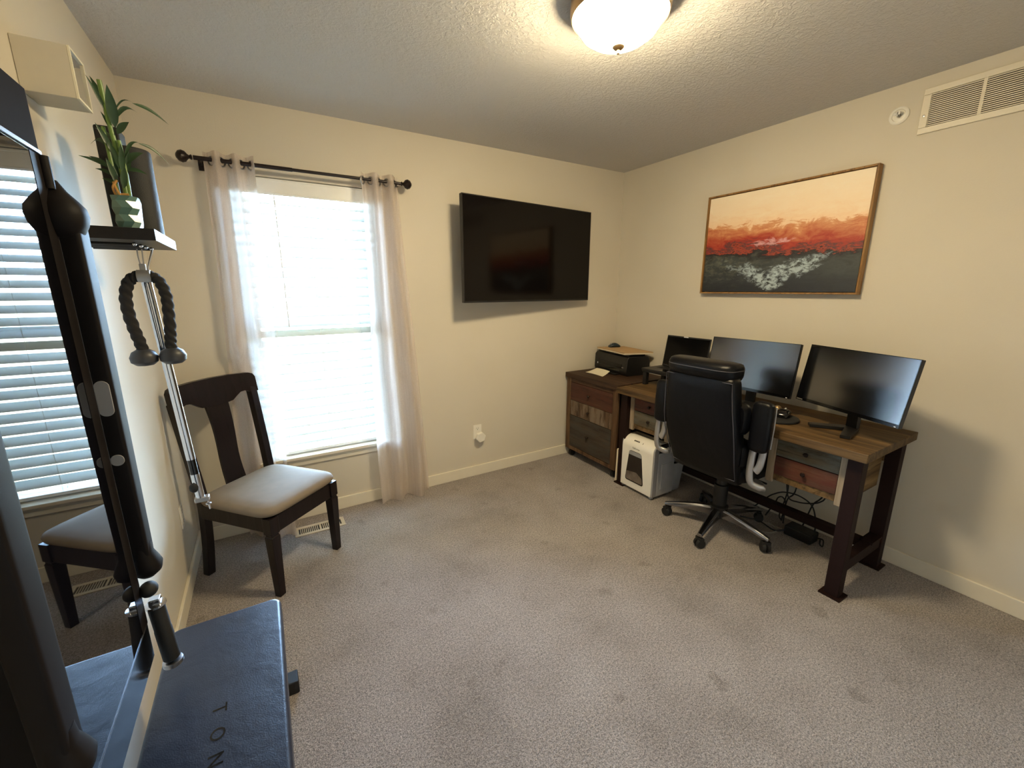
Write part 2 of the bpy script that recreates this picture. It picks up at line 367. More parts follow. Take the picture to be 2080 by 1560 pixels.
TM = {}
def tag(o, label=None, cat=None, group=None, kind=None):
    for k, v in (('label', label), ('category', cat), ('group', group), ('kind', kind)):
        if v: o[k] = v
    return o
def thing(name, label, cat, loc, rotz=0.0, group=None):
    o = bpy.data.objects.new(name, None); COL.objects.link(o); o.location = loc; o.rotation_euler = (0, 0, rotz)
    o.empty_display_size = 0.1
    TM[o] = Matrix.Translation(Vector(loc)) @ Matrix.Rotation(rotz, 4, 'Z')
    return tag(o, label, cat, group)
def part(name, mb, mat, parent=None, bevel=0.0, bseg=2, sharp=35, label=None, local=False, subsurf=0, origin=None):
    me = bpy.data.meshes.new(name)
    vs = mb.v
    if parent is not None and not local:
        inv = TM[parent].inverted(); vs = [inv @ Vector(p) for p in vs]
    if origin is not None: vs = [Vector(p)-Vector(origin) for p in vs]
    me.from_pydata([tuple(p) for p in vs], [], mb.f); me.validate(); me.update()
    bm = bmesh.new(); bm.from_mesh(me); bmesh.ops.recalc_face_normals(bm, faces=bm.faces); bm.to_mesh(me); bm.free()
    for p in me.polygons: p.use_smooth = True
    o = bpy.data.objects.new(name, me); COL.objects.link(o)
    me.materials.append(MATS[mat] if isinstance(mat, str) else mat)
    if origin is not None: o.location = origin
    if bevel:
        b = o.modifiers.new('bevel', 'BEVEL'); b.width = bevel; b.segments = bseg; b.limit_method = 'ANGLE'; b.angle_limit = math.radians(40); b.harden_normals = True
    elif subsurf:
        m = o.modifiers.new('subsurf', 'SUBSURF'); m.levels = subsurf; m.render_levels = subsurf
    else:
        me.set_sharp_from_angle(angle=math.radians(sharp))
    if parent is not None:
        o.parent = parent; TM[o] = TM[parent]
    else:
        TM[o] = Matrix.Translation(Vector(origin)) if origin is not None else Matrix.Identity(4)
    if label: o['label'] = label
    return o
def single(name, mb, mat, label, cat, group=None, **kw):
    xs = [p[0] for p in mb.v]; ys = [p[1] for p in mb.v]; zs = [p[2] for p in mb.v]
    o = part(name, mb, mat, origin=((min(xs)+max(xs))/2, (min(ys)+max(ys))/2, min(zs)), **kw)
    return tag(o, label, cat, group)
def struct(name, mb, mat, parent=None, **kw):
    o = part(name, mb, mat, parent, **kw)
    if parent is None: o['kind'] = 'structure'
    return o
def text_mb(body, size, T, depth=0.0006):
    cu = bpy.data.curves.new('lettering', 'FONT'); cu.body = body; cu.size = size; cu.extrude = depth; cu.align_x = 'LEFT'; cu.resolution_u = 3
    to = bpy.data.objects.new('lettering', cu); COL.objects.link(to)
    dg = bpy.context.evaluated_depsgraph_get(); me = bpy.data.meshes.new_from_object(to.evaluated_get(dg))
    mb = MB(); mb.add([v.co.copy() for v in me.vertices], [tuple(p.vertices) for p in me.polygons], T)
    bpy.data.objects.remove(to); bpy.data.curves.remove(cu); bpy.data.meshes.remove(me)
    return mb
def frame_T(o, x, y):
    x, y = Vector(x).normalized(), Vector(y).normalized(); z = x.cross(y)
    m = Matrix((x, y, z)).transposed().to_4x4(); m.translation = Vector(o); return m

# ================================================================== ROOM SHELL
struct('floor', MB().box((-0.12, YF-0.12, -0.08), (W+0.12, D+0.2, 0)), 'carpet')
struct('ceiling', MB().box((-0.12, YF-0.12, H), (W+0.12, D+0.2, H+0.08)), 'ceiling')
struct('wall_left', MB().box((-0.12, YF-0.12, 0), (0, D+0.2, H)), 'wall')
struct('wall_right', MB().box((W, YF-0.12, 0), (W+0.12, D+0.2, H)), 'wall')
struct('wall_front', MB().box((0, YF-0.12, 0), (W, YF, H)), 'wall')
WX0, WX1, WZ0, WZ1 = 0.39, 1.15, 0.415, 2.075
mb = MB(); y0, y1 = D, D+0.2
mb.box((0, y0, 0), (WX0, y1, H)).box((WX1, y0, 0), (W, y1, H)).box((WX0, y0, 0), (WX1, y1, WZ0)).box((WX0, y0, WZ1), (WX1, y1, H))
struct('wall_back', mb, 'wall')
BH = 0.085
def base(name, a, b): struct(name, MB().box(a, b), 'white', bevel=0.003)
base('baseboard_back', (0.014, D-0.014, 0), (W-0.014, D, BH))
base('baseboard_left', (0, YF+0.014, 0), (0.014, D, BH))
base('baseboard_right', (W-0.014, YF+0.014, 0), (W, D, BH))
base('baseboard_front', (0.014, YF, 0), (W-0.014, YF+0.014, BH))
# window
mb = MB(); fy0, fy1 = D+0.085, D+0.135
mb.box((WX0, fy0, WZ0), (WX0+0.035, fy1, WZ1)).box((WX1-0.035, fy0, WZ0), (WX1, fy1, WZ1)).box((WX0, fy0, WZ0), (WX1, fy1, WZ0+0.04)).box((WX0, fy0, WZ1-0.04), (WX1, fy1, WZ1))
win = struct('window_1', mb, 'vinyl', bevel=0.003)
mb = MB(); mb.box((WX0+0.03, fy0-0.005, 1.245), (WX1-0.03, fy1-0.01, 1.295))
for za, zb in ((WZ0+0.035, 1.26), (1.28, WZ1-0.035)):
    yy = fy0+0.008 if za < 1 else fy0+0.022
    for xa in (WX0+0.03, WX1-0.062): mb.box((xa, yy, za), (xa+0.032, yy+0.02, zb))
struct('sash', mb, 'vinyl', win, bevel=0.002)
struct('pane', MB().box((WX0+0.03, fy0+0.024, WZ0+0.04), (WX1-0.03, fy0+0.027, WZ1-0.04)), 'pane', win)
mb = MB().box((WX0-0.035, D-0.034, WZ0-0.002), (WX1+0.035, D+0.085, WZ0+0.018))
struct('window_sill', mb, 'white', win, bevel=0.004, bseg=3)
mb = MB().box((WX0-0.022, D-0.018, WZ0-0.020), (WX1+0.022, D, WZ0-0.003)).box((WX0-0.022, D-0.013, WZ0-0.048), (WX1+0.022, D, WZ0-0.020))
struct('window_apron', mb, 'white', win, bevel=0.003)

# ================================================================== BLIND
bl = thing('window_blind', 'white wide-slat horizontal blind filling the window between the two curtains', 'blind', (0.77, D+0.05, WZ0+0.018))
BX0, BX1, BY = WX0+0.008, WX1-0.008, D+0.045
part('valance', MB().box((BX0-0.004, D+0.002, 1.985), (BX1+0.004, D+0.012, 2.070)).box((BX0-0.004, D+0.000, 2.058), (BX1+0.004, D+0.003, 2.066)).box((BX0-0.004, D+0.000, 1.990), (BX1+0.004, D+0.003, 1.997)), 'vinyl', bl, bevel=0.002)
part('headrail', MB().box((BX0, D+0.018, 2.02), (BX1, D+0.072, 2.068)), 'vinyl', bl)
mb = MB(); pitch_s, tilt, sw = 0.0575, math.radians(33), 0.0635
nsl = 26; z_first = 1.955
for i in range(nsl):
    zc = z_first - i*pitch_s
    if zc < 0.475: break
    pr = []
    for k in range(7):
        q = -0.5 + k/6.0; cr_ = 0.0035*(1-4*q*q)
        pr.append((BY + q*sw*math.cos(tilt) - cr_*math.sin(tilt), zc + q*sw*math.sin(tilt) + cr_*math.cos(tilt)))
    low = [(y-(-math.sin(tilt))*0.0026, z-math.cos(tilt)*0.0026) for y, z in pr]
    mb.prism(pr + low[::-1], BX0, BX1, 'x')
part('slats', mb, 'slat', bl)
part('bottom_rail', MB().box((BX0, BY-0.026, 0.442), (BX1, BY+0.026, 0.460)), 'vinyl', bl, bevel=0.003)
for xx in (0.53, 0.77, 1.01):
    part('ladder_cord', MB().cyl((xx, BY-0.030, 0.45), (xx, BY-0.030, 2.02), 0.0011, seg=6).cyl((xx, BY+0.030, 0.45), (xx, BY+0.030, 2.02), 0.0011, seg=6), 'vinyl', bl)
part('tilt_wand', MB().cyl((0.60, D+0.006, 1.25), (0.60, D+0.006, 1.99), 0.0035, seg=8), 'vinyl', bl)

# ================================================================== CURTAIN ROD + CURTAINS
RY, RZ = D-0.085, 2.108
rod = thing('curtain_rod', 'thin dark bronze curtain rod with round ball finials above the window', 'curtain rod', (0.77, RY, RZ))
part('pole', MB().cyl((0.262, RY, RZ), (0.70, RY, RZ), 0.0105).cyl((0.70, RY, RZ), (1.300, RY, RZ), 0.0085), 'rod', rod)
for sx, xx in ((-1, 0.258), (1, 1.302)):
    part('finial', MB().lathe([(0.009, 0), (0.013, 0.004), (0.008, 0.012), (0.012, 0.018), (0.024, 0.027), (0.029, 0.041), (0.024, 0.055), (0.010, 0.065), (0.002, 0.067)], (xx, RY, RZ), 24, Vector((sx, 0, 0))), 'rod', rod)
for xx in (0.285, 1.283):
    part('bracket', MB().box((xx-0.006, RY, RZ-0.016), (xx+0.006, D, RZ-0.006)).box((xx-0.012, D-0.006, RZ-0.04), (xx+0.012, D, RZ+0.02)), 'rod', rod)
def curtain(label, tx, bx, n, phase, flip):
    t = thing('curtain', label, 'curtain', ((bx[0]+bx[1])/2, RY, 0.005), 0, 'curtain panels on the window rod')
    NU, NV = 120, 46; zt, zb = RZ+0.038, 0.006
    rows = []
    for j in range(NV+1):
        v = j/NV; z = zt + (zb-zt)*v; row = []
        sp = min(1.0, v/0.9)
        xa = tx[0] + (bx[0]-tx[0])*sp**1.2; xb = tx[1] + (bx[1]-tx[1])*sp**1.2
        for i in range(NU+1):
            u = i/NU; uu = u
            A = 0.032 + 0.012*math.sin(3.1*u + phase)*v
            ang = 2*PI*n*uu + phase
            s_ = math.sin(ang); s_ = math.copysign(abs(s_)**0.8, s_)
            x = xa + (xb-xa)*(uu + 0.10*math.sin(2*ang)/(2*PI*n)) + 0.010*math.sin(2.3*v*PI + 5*u)*v
            y = RY + A*s_ + 0.008*math.sin(4*v + 9*u)*v
            if flip > 0:                      # the left panel is pushed back by the chair
                k = min(1.0, max(0.0, (1.16-z)/0.10)) * min(1.0, max(0.0, (z-0.02)/0.4)); y = y*(1-k) + (D-0.034 + 0.35*(y-RY))*k
                q = min(1.0, max(0.0, (u-0.50)/0.30)); y -= 0.115*max(0.0, 1-z/0.42)**1.4*q*q*(3-2*q)
            y = min(y, D-0.018 if z > 0.10 else D-0.022)
            row.append((x, y, z))
        rows.append(row)
    mb = MB(); mb.rings(rows, cap=False, closed=False)
    part('panel', mb, 'curtain', t, sharp=180)
    # hem band and grommet rings where the sheet crosses the rod
    k = 0
    for m in range(0, int(2*n)+2):
        u = (m*PI - phase)/(2*PI*n)
        if u < 0.02 or u > 0.985: continue
        x = tx[0] + (tx[1]-tx[0])*u; sl = 1 if m % 2 == 0 else -1
        nrm = Vector((0.75, -sl*0.66, 0)).normalized(); a1 = Vector((0, 0, 1)); a2 = nrm.cross(a1)
        ring = [Vector((x, RY, RZ-0.006)) + (a1*math.cos(q) + a2*math.sin(q))*0.021 for q in [2*PI*i/20 for i in range(21)]]
        part('grommet', MB().tube(ring, 0.0042, 8), 'steel', t)
    return t
curtain('sheer taupe curtain panel left of the window, behind the dining chair', (0.300, 0.520), (0.245, 0.500), 2.6, 0.5, 1)
curtain('sheer taupe curtain panel right of the window, beside the television', (1.062, 1.288), (1.035, 1.405), 2.4, -0.6, -1)

# ================================================================== CEILING LIGHT
LX, LY = 1.642, 1.532
cl = thing('ceiling_light', 'lit round frosted glass ceiling light with nickel ring and knob', 'ceiling light', (LX, LY, 2.30))
part('ring', MB().lathe([(0.06, 2.4395), (0.156, 2.4395), (0.170, 2.428), (0.170, 2.396), (0.164, 2.380), (0.155, 2.384), (0.148, 2.40), (0.06, 2.412)], (LX, LY, 0), 56), 'nickel', cl)
part('glass_bowl', MB().lathe([(0.150, 2.396), (0.151, 2.384), (0.144, 2.362), (0.127, 2.338), (0.098, 2.318), (0.056, 2.304), (0.012, 2.300)], (LX, LY, 0), 56), 'lamp', cl)
part('finial', MB().lathe([(0.008, 2.302), (0.018, 2.298), (0.021, 2.292), (0.015, 2.286), (0.006, 2.283), (0.0055, 2.272), (0.001, 2.271)], (LX, LY, 0), 20), 'nickel', cl)

# ================================================================== RIGHT WALL: grille, sprinkler, painting
g = thing('air_vent', 'white rectangular return air grille high on the right wall', 'vent', (W, 0.80, 2.187))
gy0, gy1, gz0, gz1 = 0.42, 1.187, 2.187, 2.382; gx = W
mb = MB()
mb.box((gx-0.012, gy0, gz0), (gx, gy1, gz0+0.027)).box((gx-0.012, gy0, gz1-0.027), (gx, gy1, gz1)).box((gx-0.012, gy1-0.030, gz0+0.027), (gx, gy1, gz1-0.027)).box((gx-0.012, gy0, gz0+0.027), (gx, gy0+0.03, gz1-0.027))
part('frame', mb, 'vent', g, bevel=0.003)
for yy in (0.985, 0.80, 0.62): part('divider', MB().box((gx-0.011, yy-0.0055, gz0+0.027), (gx-0.001, yy+0.0055, gz1-0.027)), 'vent', g)
part('backing', MB().box((gx-0.003, gy0+0.02, gz0+0.02), (gx-0.001, gy1-0.02, gz1-0.02)), 'vent_grey', g)
mb = MB(); nl = 17
for i in range(nl):
    z = gz0+0.031 + i*(gz1-gz0-0.062)/(nl-1)
    mb.prism([(z-0.0022, gx-0.0105), (z+0.0016, gx-0.0105), (z+0.0034, gx-0.004), (z+0.0014, gx-0.004)], gy0+0.03, gy1-0.03, 'y')
part('louvers', mb, 'vent', g)
part('screw', MB().lathe([(0.005, 0), (0.0045, 0.002), (0.001, 0.0026)], (gx-0.012, gy1-0.015, 2.265), 12, Vector((-1, 0, 0))), 'steel', g)
sp = thing('fire_sprinkler', 'round white sidewall fire sprinkler beside the air grille', 'sprinkler', (W, 1.271, 2.262))
part('cover_plate', MB().lathe([(0.040, 0), (0.040, 0.004), (0.035, 0.008), (0.027, 0.009), (0.025, 0.005), (0.002, 0.005)], (W, 1.271, 2.299), 36, Vector((-1, 0, 0))), 'white_plastic', sp)
mb = MB().cyl((W-0.004, 1.271, 2.299), (W-0.03, 1.271, 2.299), 0.009, 0.006, 16)
part('nozzle', mb, 'steel', sp)
part('deflector', MB().box((W-0.034, 1.258, 2.296), (W-0.030, 1.284, 2.310)).box((W-0.034, 1.266, 2.288), (W-0.010, 1.269, 2.312)), 'steel', sp)
pt = thing('framed_painting', 'large abstract sunset painting in a thin wooden frame above the desk', 'painting', (W-0.001, 1.775, 1.436))
py0, py1, pz0, pz1 = 1.298, 2.252, 1.436, 2.088
fw_, fx0, fx1 = 0.010, W-0.045, W-0.002
for nm, a, b in (('b', (fx0, py0, pz0), (fx1, py1, pz0+fw_)), ('t', (fx0, py0, pz1-fw_), (fx1, py1, pz1)), ('l', (fx0, py1-fw_, pz0+fw_), (fx1, py1, pz1-fw_)), ('r', (fx0, py0, pz0+fw_), (fx1, py0+fw_, pz1-fw_))):
    part('frame_rail', MB().box(a, b), 'frame_wood', pt, bevel=0.0015)
part('canvas', MB().box((W-0.036, py0+0.014, pz0+0.014), (W-0.012, py1-0.014, pz1-0.014)), 'painting', pt)

# ================================================================== TELEVISION
tvL, tvR = Vector((1.655, 2.915, 0)), Vector((2.857, 3.042, 0)); tz0, tz1 = 1.377, 2.074
du = (tvR-tvL).normalized(); dn = Vector((du.y, -du.x, 0))       # dn points into the room
tv = thing('television', 'large black flat television angled on the wall right of the window', 'television', ((tvL.x+tvR.x)/2, (tvL.y+tvR.y)/2, tz0))
T = frame_T((tvL.x, tvL.y, tz0), du, (0, 0, 1)); wv, hv = (tvR-tvL).length, tz1-tz0    # local x along, y up, z toward room (du x z = ?)
zs = 1 if (T.to_3x3() @ Vector((0, 0, 1))).dot(dn) > 0 else -1
part('housing', MB().box((0, 0, -0.030*zs), (wv, hv, -0.002*zs), T).box((0.25, 0.08, -0.055*zs), (wv-0.25, hv*0.6, -0.030*zs), T), 'black_plastic', tv, bevel=0.003)
part('screen', MB().box((0.006, 0.012, -0.002*zs), (wv-0.006, hv-0.006, 0.0005*zs), T), 'tv_screen', tv)
part('bezel', MB().box((0, 0, -0.002*zs), (wv, 0.012, 0.0015*zs), T).box((0, hv-0.006, -0.002*zs), (wv, hv, 0.0015*zs), T).box((0, 0.012, -0.002*zs), (0.006, hv-0.006, 0.0015*zs), T).box((wv-0.006, 0.012, -0.002*zs), (wv, hv-0.006, 0.0015*zs), T), 'black_plastic', tv)
mc = T @ Vector((wv*0.55, hv*0.5, -0.05*zs))
part('wall_mount', MB().box((mc.x+0.15, D-0.02, mc.z-0.16), (mc.x+0.29, D-0.0005, mc.z+0.16)).bar((mc.x, mc.y, mc.z), (mc.x+0.2, D-0.02, mc.z), 0.03, 0.09).box((mc.x-0.06, mc.y-0.004, mc.z-0.1), (mc.x+0.06, mc.y+0.012, mc.z+0.1)), 'black_plastic', tv)

# ================================================================== OUTLETS + PLUG-IN
def outlet(name, label, P, u, n, holes=True):
    """P centre of the plate on the wall, u along the wall, n out of the wall"""
    T = frame_T(P, u, (0, 0, 1)); s_ = 1 if (T.to_3x3() @ Vector((0, 0, 1))).dot(Vector(n)) > 0 else -1
    t = thing(name, label, 'outlet', P)
    part('cover_plate', MB().prism(rrect(0, 0, 0.072, 0.116, 0.005), 0.0002*s_, 0.005*s_, 'z', T), 'white_plastic', t, bevel=0.0015)
    for dz in (0.026, -0.026):
        r = part('receptacle', MB().prism(rrect(0, dz, 0.034, 0.029, 0.012), 0.005*s_, 0.0062*s_, 'z', T), 'white_plastic', t)
        part('slot', MB().box((-0.008, dz+0.001, 0.0062*s_), (-0.0055, dz+0.009, 0.0066*s_), T).box((0.0055, dz+0.001, 0.0062*s_), (0.008, dz+0.008, 0.0066*s_), T).prism(rrect(0, dz-0.007, 0.006, 0.006, 0.0028), 0.0062*s_, 0.0066*s_, 'z', T), 'ink', r)
    return t
outlet('wall_outlet', 'white wall outlet on the back wall between curtain and cabinet', (1.832, D, 0.365), (1, 0, 0), (0, -1, 0))
outlet('wall_outlet', 'white wall outlet on the left wall behind the dining chair', (0.0, 2.765, 0.355), (0, 1, 0), (1, 0, 0))
outlet('wall_outlet', 'white wall outlet under the desk holding a black plug', (W, 1.50, 0.30), (0, 1, 0), (-1, 0, 0))
pf = thing('plug_in_freshener', 'white hexagonal plug-in device in the back wall outlet', 'air freshener', (1.842, D-0.03, 0.30))
hexp = [(1.842+0.043*math.cos(math.radians(a+12)), 0.328+0.043*math.sin(math.radians(a+12))) for a in range(0, 360, 60)]
part('body', MB().prism([(z, x) for x, z in hexp], D-0.052, D-0.024, 'y'), 'white_plastic', pf, bevel=0.006, bseg=3)
part('plug', MB().box((1.828, D-0.026, 0.325), (1.858, D-0.0066, 0.350)), 'white_plastic', pf)

# ================================================================== FLOOR REGISTER
fv = thing('floor_register', 'tan metal floor vent in the carpet below the window', 'vent', (0.63, 2.955, 0.001))
vx0, vx1, vy0, vy1 = 0.487, 0.775, 2.882, 2.992
mb = MB().box((vx0, vy0, 0.0005), (vx1, vy0+0.022, 0.006)).box((vx0, vy1-0.022, 0.0005), (vx1, vy1, 0.006)).box((vx0, vy0+0.022, 0.0005), (vx0+0.022, vy1-0.022, 0.006)).box((vx1-0.022, vy0+0.022, 0.0005), (vx1, vy1-0.022, 0.006)).box((0.6255, vy0+0.022, 0.0005), (0.6365, vy1-0.022, 0.006))
part('frame', mb, 'floor_vent', fv, bevel=0.0015)
part('duct_opening', MB().box((vx0+0.02, vy0+0.02, 0.0003), (vx1-0.02, vy1-0.02, 0.0015)), 'vent_dark', fv)
for a, b in ((vx0+0.022, 0.6255), (0.6365, vx1-0.022)):
    mb = MB()
    for k in range(1, 11):
        x = a + (b-a)*k/11; mb.box((x-0.0022, vy0+0.022, 0.0015), (x+0.0022, vy1-0.022, 0.0050))
    part('louvers', mb, 'floor_vent', fv)

# ================================================================== DINING CHAIR
CX, CY, CA = 0.390, 2.686, math.radians(41.2)
ch = thing('dining_chair', 'dark espresso wooden dining chair with a taupe upholstered seat', 'chair', (CX, CY, 0), CA)
def cp(n, mb, m, **k): return part(n, mb, m, ch, local=True, **k)
SEATZ = 0.42
for sx in (-1, 1):     # front legs, tapered with a notch under the apron
    x = sx*0.198; y = -0.222; mb = MB()
    sq = lambda h, z, dx=0, dy=0: [(x+dx-h, y+dy-h, z), (x+dx+h, y+dy-h, z), (x+dx+h, y+dy+h, z), (x+dx-h, y+dy+h, z)]
    mb.rings([sq(0.017, 0.0), sq(0.0235, 0.31), sq(0.0235, 0.322), sq(0.020, 0.326), sq(0.020, 0.334), sq(0.0245, 0.338), sq(0.0245, SEATZ)])
    cp('leg', mb, 'espresso', bevel=0.002)
for sx in (-1, 1):     # rear legs run on as back posts
    pts = [(sx*0.190, 0.268, 0.0), (sx*0.192, 0.236, 0.18), (sx*0.195, 0.215, 0.36), (sx*0.198, 0.212, 0.45), (sx*0.201, 0.224, 0.56), (sx*0.205, 0.247, 0.72), (sx*0.209, 0.278, 0.93)]
    pts = smooth_path(pts, 4); rs = []
    for p in pts:
        wv_ = 0.019; d_ = 0.021
        rs.append([p+Vector((-wv_, -d_, 0)), p+Vector((wv_, -d_, 0)), p+Vector((wv_, d_, 0)), p+Vector((-wv_, d_, 0))])
    cp('leg', MB().rings(rs), 'espresso', bevel=0.003)
mb = MB().box((-0.205, -0.238, 0.335), (0.205, -0.214, SEATZ))
mb.box((-0.200, 0.198, 0.345), (0.200, 0.220, SEATZ))
for sx in (-1, 1): mb.box((sx*0.205-0.011, -0.22, 0.345), (sx*0.205+0.011, 0.21, SEATZ))
cp('apron', mb, 'espresso', bevel=0.002)
secs = []
for z, sc_ in ((SEATZ+0.001, 0.93), (SEATZ+0.012, 0.985), (SEATZ+0.026, 1.0), (SEATZ+0.040, 0.975), (SEATZ+0.050, 0.90), (SEATZ+0.056, 0.72), (SEATZ+0.058, 0.4), (SEATZ+0.0585, 0.1)):
    secs.append(((0, -0.018, z), (0.238*sc_, 0, 0), (0, 0.238*sc_, 0)))
cp('seat', MB().loft(secs, 48, 7.0), 'seat_fabric', sharp=180)
def yback(z): return 0.212 + max(0, z-0.45)*0.138
# crest rail outline (x, z) with scalloped underside, bent to the recline
def crest():
    top = [(-0.232, 0.905), (-0.232, 0.985), (-0.222, 1.003), (-0.200, 1.012), (-0.10, 1.018), (0, 1.020), (0.10, 1.018), (0.200, 1.012), (0.222, 1.003), (0.232, 0.985), (0.232, 0.905)]
    bot = [(0.185, 0.905), (0.178, 0.912), (0.160, 0.918), (0.135, 0.916), (0.110, 0.900), (0.085, 0.882), (0.060, 0.878), (0, 0.876), (-0.060, 0.878), (-0.085, 0.882), (-0.110, 0.900), (-0.135, 0.916), (-0.160, 0.918), (-0.178, 0.912), (-0.185, 0.905)]
    pol = top + bot; n = len(pol)
    def off(p, d): return (p[0], yback(p[1]) - 0.010 + d + 0.018*(1-(p[0]/0.232)**2), p[1])
    vs = [off(p, -0.013) for p in pol] + [off(p, 0.013) for p in pol]
    fs = [(i, (i+1) % n, n+(i+1) % n, n+i) for i in range(n)]
    # split faces into quads between top and bottom to survive the bend
    T_ = list(range(11)); B_ = list(range(n-1, 10, -1))
    tri = []
    i = j = 0
    while i < len(T_)-1 or j < len(B_)-1:
        if j >= len(B_)-1 or (i < len(T_)-1 and (i+1)/(len(T_)-1) <= (j+1)/(len(B_)-1)):
            tri.append((T_[i], T_[i+1], B_[j])); i += 1
        else:
            tri.append((T_[i], B_[j+1], B_[j])); j += 1
    fs += tri + [tuple(k+n for k in reversed(t)) for t in tri]
    return MB().add(vs, fs)
cp('crest_rail', crest(), 'espresso', sharp=40)
rs = []
for k in range(13):
    z = 0.385 + (0.90-0.385)*k/12; hw = 0.058 + 0.004*((k/12.0)) - 0.008*math.sin(PI*k/12); yb = yback(z) + 0.010 - (0.024*(1-z/0.6) if z < 0.6 else 0)
    yb += 0.014*math.sin(2*PI*(z-0.4)/0.5)*0.6
    rs.append([(-hw, yb-0.008, z), (hw, yb-0.008, z), (hw, yb+0.008, z), (-hw, yb+0.008, z)])
cp('splat', MB().rings(rs), 'espresso', bevel=0.002)

# ================================================================== WALL GYM
GY0, GY1, GZ0, GZ1, GX = 1.045, 1.496, 0.566, 1.832, 0.13
gm = thing('wall_gym', 'tall black wall-mounted home gym with glossy mirror-like screen and two folded arms', 'exercise machine', (0.0, (GY0+GY1)/2, GZ0))
part('housing', MB().box((0.0005, GY0+0.03, GZ0+0.02), (0.02, GY1-0.03, GZ1-0.02)).box((0.02, GY0+0.006, GZ0), (GX-0.006, GY1-0.006, GZ1)), 'gym_dark', gm, bevel=0.006)
part('top_panel', MB().box((GX-0.006, GY0, 1.727), (GX+0.001, GY1, GZ1)), 'gym_face', gm, bevel=0.0015)
part('screen', MB().box((GX-0.006, GY0+0.05, 0.664), (GX, GY1-0.045, 1.718)), 'gym_screen', gm)
for ya, yb in ((GY0, GY0+0.05), (GY1-0.045, GY1)): part('side_bezel', MB().box((GX-0.006, ya, 0.664), (GX+0.0006, yb, 1.718)), 'gym_dark', gm)
part('trim_strip', MB().box((GX-0.004, GY1-0.0005, 0.664), (GX+0.0012, GY1+0.0010, 1.718)), 'steel', gm)
part('lower_panel', MB().box((GX-0.006, GY0, GZ0), (GX, GY1, 0.660)), 'black_gloss', gm)
part('trim_strip', MB().box((GX-0.005, GY0, 1.7195), (GX+0.004, GY1, 1.726)), 'steel', gm)
part('trim_strip', MB().box((GX-0.005, GY0, 0.6605), (GX+0.0012, GY1, 0.6635)), 'steel', gm)
def gym_arm(yc):
    SG = 1 if yc > 1.3 else -1
    part('rail', MB().tube([(GX+0.002, yc-0.032*SG, 1.66), (GX+0.002, yc-0.032*SG, 1.719)], 0.010, 12), 'gym_dark', gm)
    rs = []
    for z, wy, wx, xc in ((0.80, 0.026, 0.018, 0.143), (0.83, 0.026, 0.0175, 0.142), (1.0, 0.028, 0.0185, 0.142), (1.3, 0.031, 0.0205, 0.142), (1.55, 0.033, 0.021, 0.142), (1.60, 0.033, 0.021, 0.142)):
        rs.append(((xc, yc, z), (wx, 0, 0), (0, wy, 0)))
    a = part('arm', MB().loft(rs, 28, 6.0), 'gym_dark', gm, sharp=60)
    prof = [(1.562, 0.010), (1.568, 0.022), (1.580, 0.034), (1.596, 0.042), (1.614, 0.0455), (1.630, 0.043), (1.644, 0.033), (1.660, 0.020), (1.680, 0.009)]
    part('shoulder_joint', MB().loft([((GX+0.001, yc-0.010*SG, z), (r, 0, 0), (0, r*1.05, 0)) for z, r in prof], 30, 2.2), 'gym_dark', a, sharp=70)
    prof = [(0.860, 0.018, 0), (0.835, 0.020, 0.000), (0.815, 0.025, 0.003), (0.800, 0.028, 0.005), (0.785, 0.026, 0.004), (0.772, 0.014, 0.002)]
    part('wrist', MB().loft([((0.143+dx, yc-0.004, z), (r, 0, 0), (0, r*1.2, 0)) for z, r, dx in prof], 28, 2.4), 'gym_dark', a, sharp=70)
    part('stop_ball', MB().ball((0.145, yc-0.030, 0.748), (0.019, 0.021, 0.019)), 'black_rubber', a)
    return a
armR = gym_arm(1.531)
armL = gym_arm(1.012)
part('grey_button', MB().prism(rrect(1.233, 0.1425, 0.080, 0.026, 0.0127, 6), 1.5020, 1.4985, 'y'), 'grey_plastic', armR, label='pale grey oval button', bevel=0.001)
part('grey_button', MB().prism(rrect(1.088, 0.1415, 0.026, 0.024, 0.0115, 6), 1.5045, 1.5000, 'y'), 'grey_plastic', armR, label='small pale grey round button', bevel=0.001)
gh = thing('gym_handle', 'black tube grip with silver caps hanging from the gym arm', 'gym handle', (0.155, 1.515, 0.505))
gt, gb = Vector((0.148, 1.515, 0.690)), Vector((0.1575, 1.515, 0.520)); ax = (gb-gt).normalized()
part('grip', MB().lathe([(0.016, 0), (0.0178, 0.004), (0.0178, 0.070), (0.0186, 0.072), (0.0186, 0.160), (0.016, 0.163)], gt, 28, ax), 'black_rubber', gh)
part('end_cap', MB().lathe([(0.012, -0.008), (0.022, -0.006), (0.022, -0.001), (0.016, 0.001)], gt, 28, ax), 'chrome', gh)
part('end_cap', MB().lathe([(0.017, -0.002), (0.022, 0.000), (0.0225, 0.010), (0.019, 0.013), (0.002, 0.0135)], gb, 28, ax), 'steel', gh)
part('swivel', MB().box((gt.x-0.012, gt.y-0.012, gt.z+0.001), (gt.x+0.012, gt.y+0.012, gt.z+0.022)), 'chrome', gh, bevel=0.003)

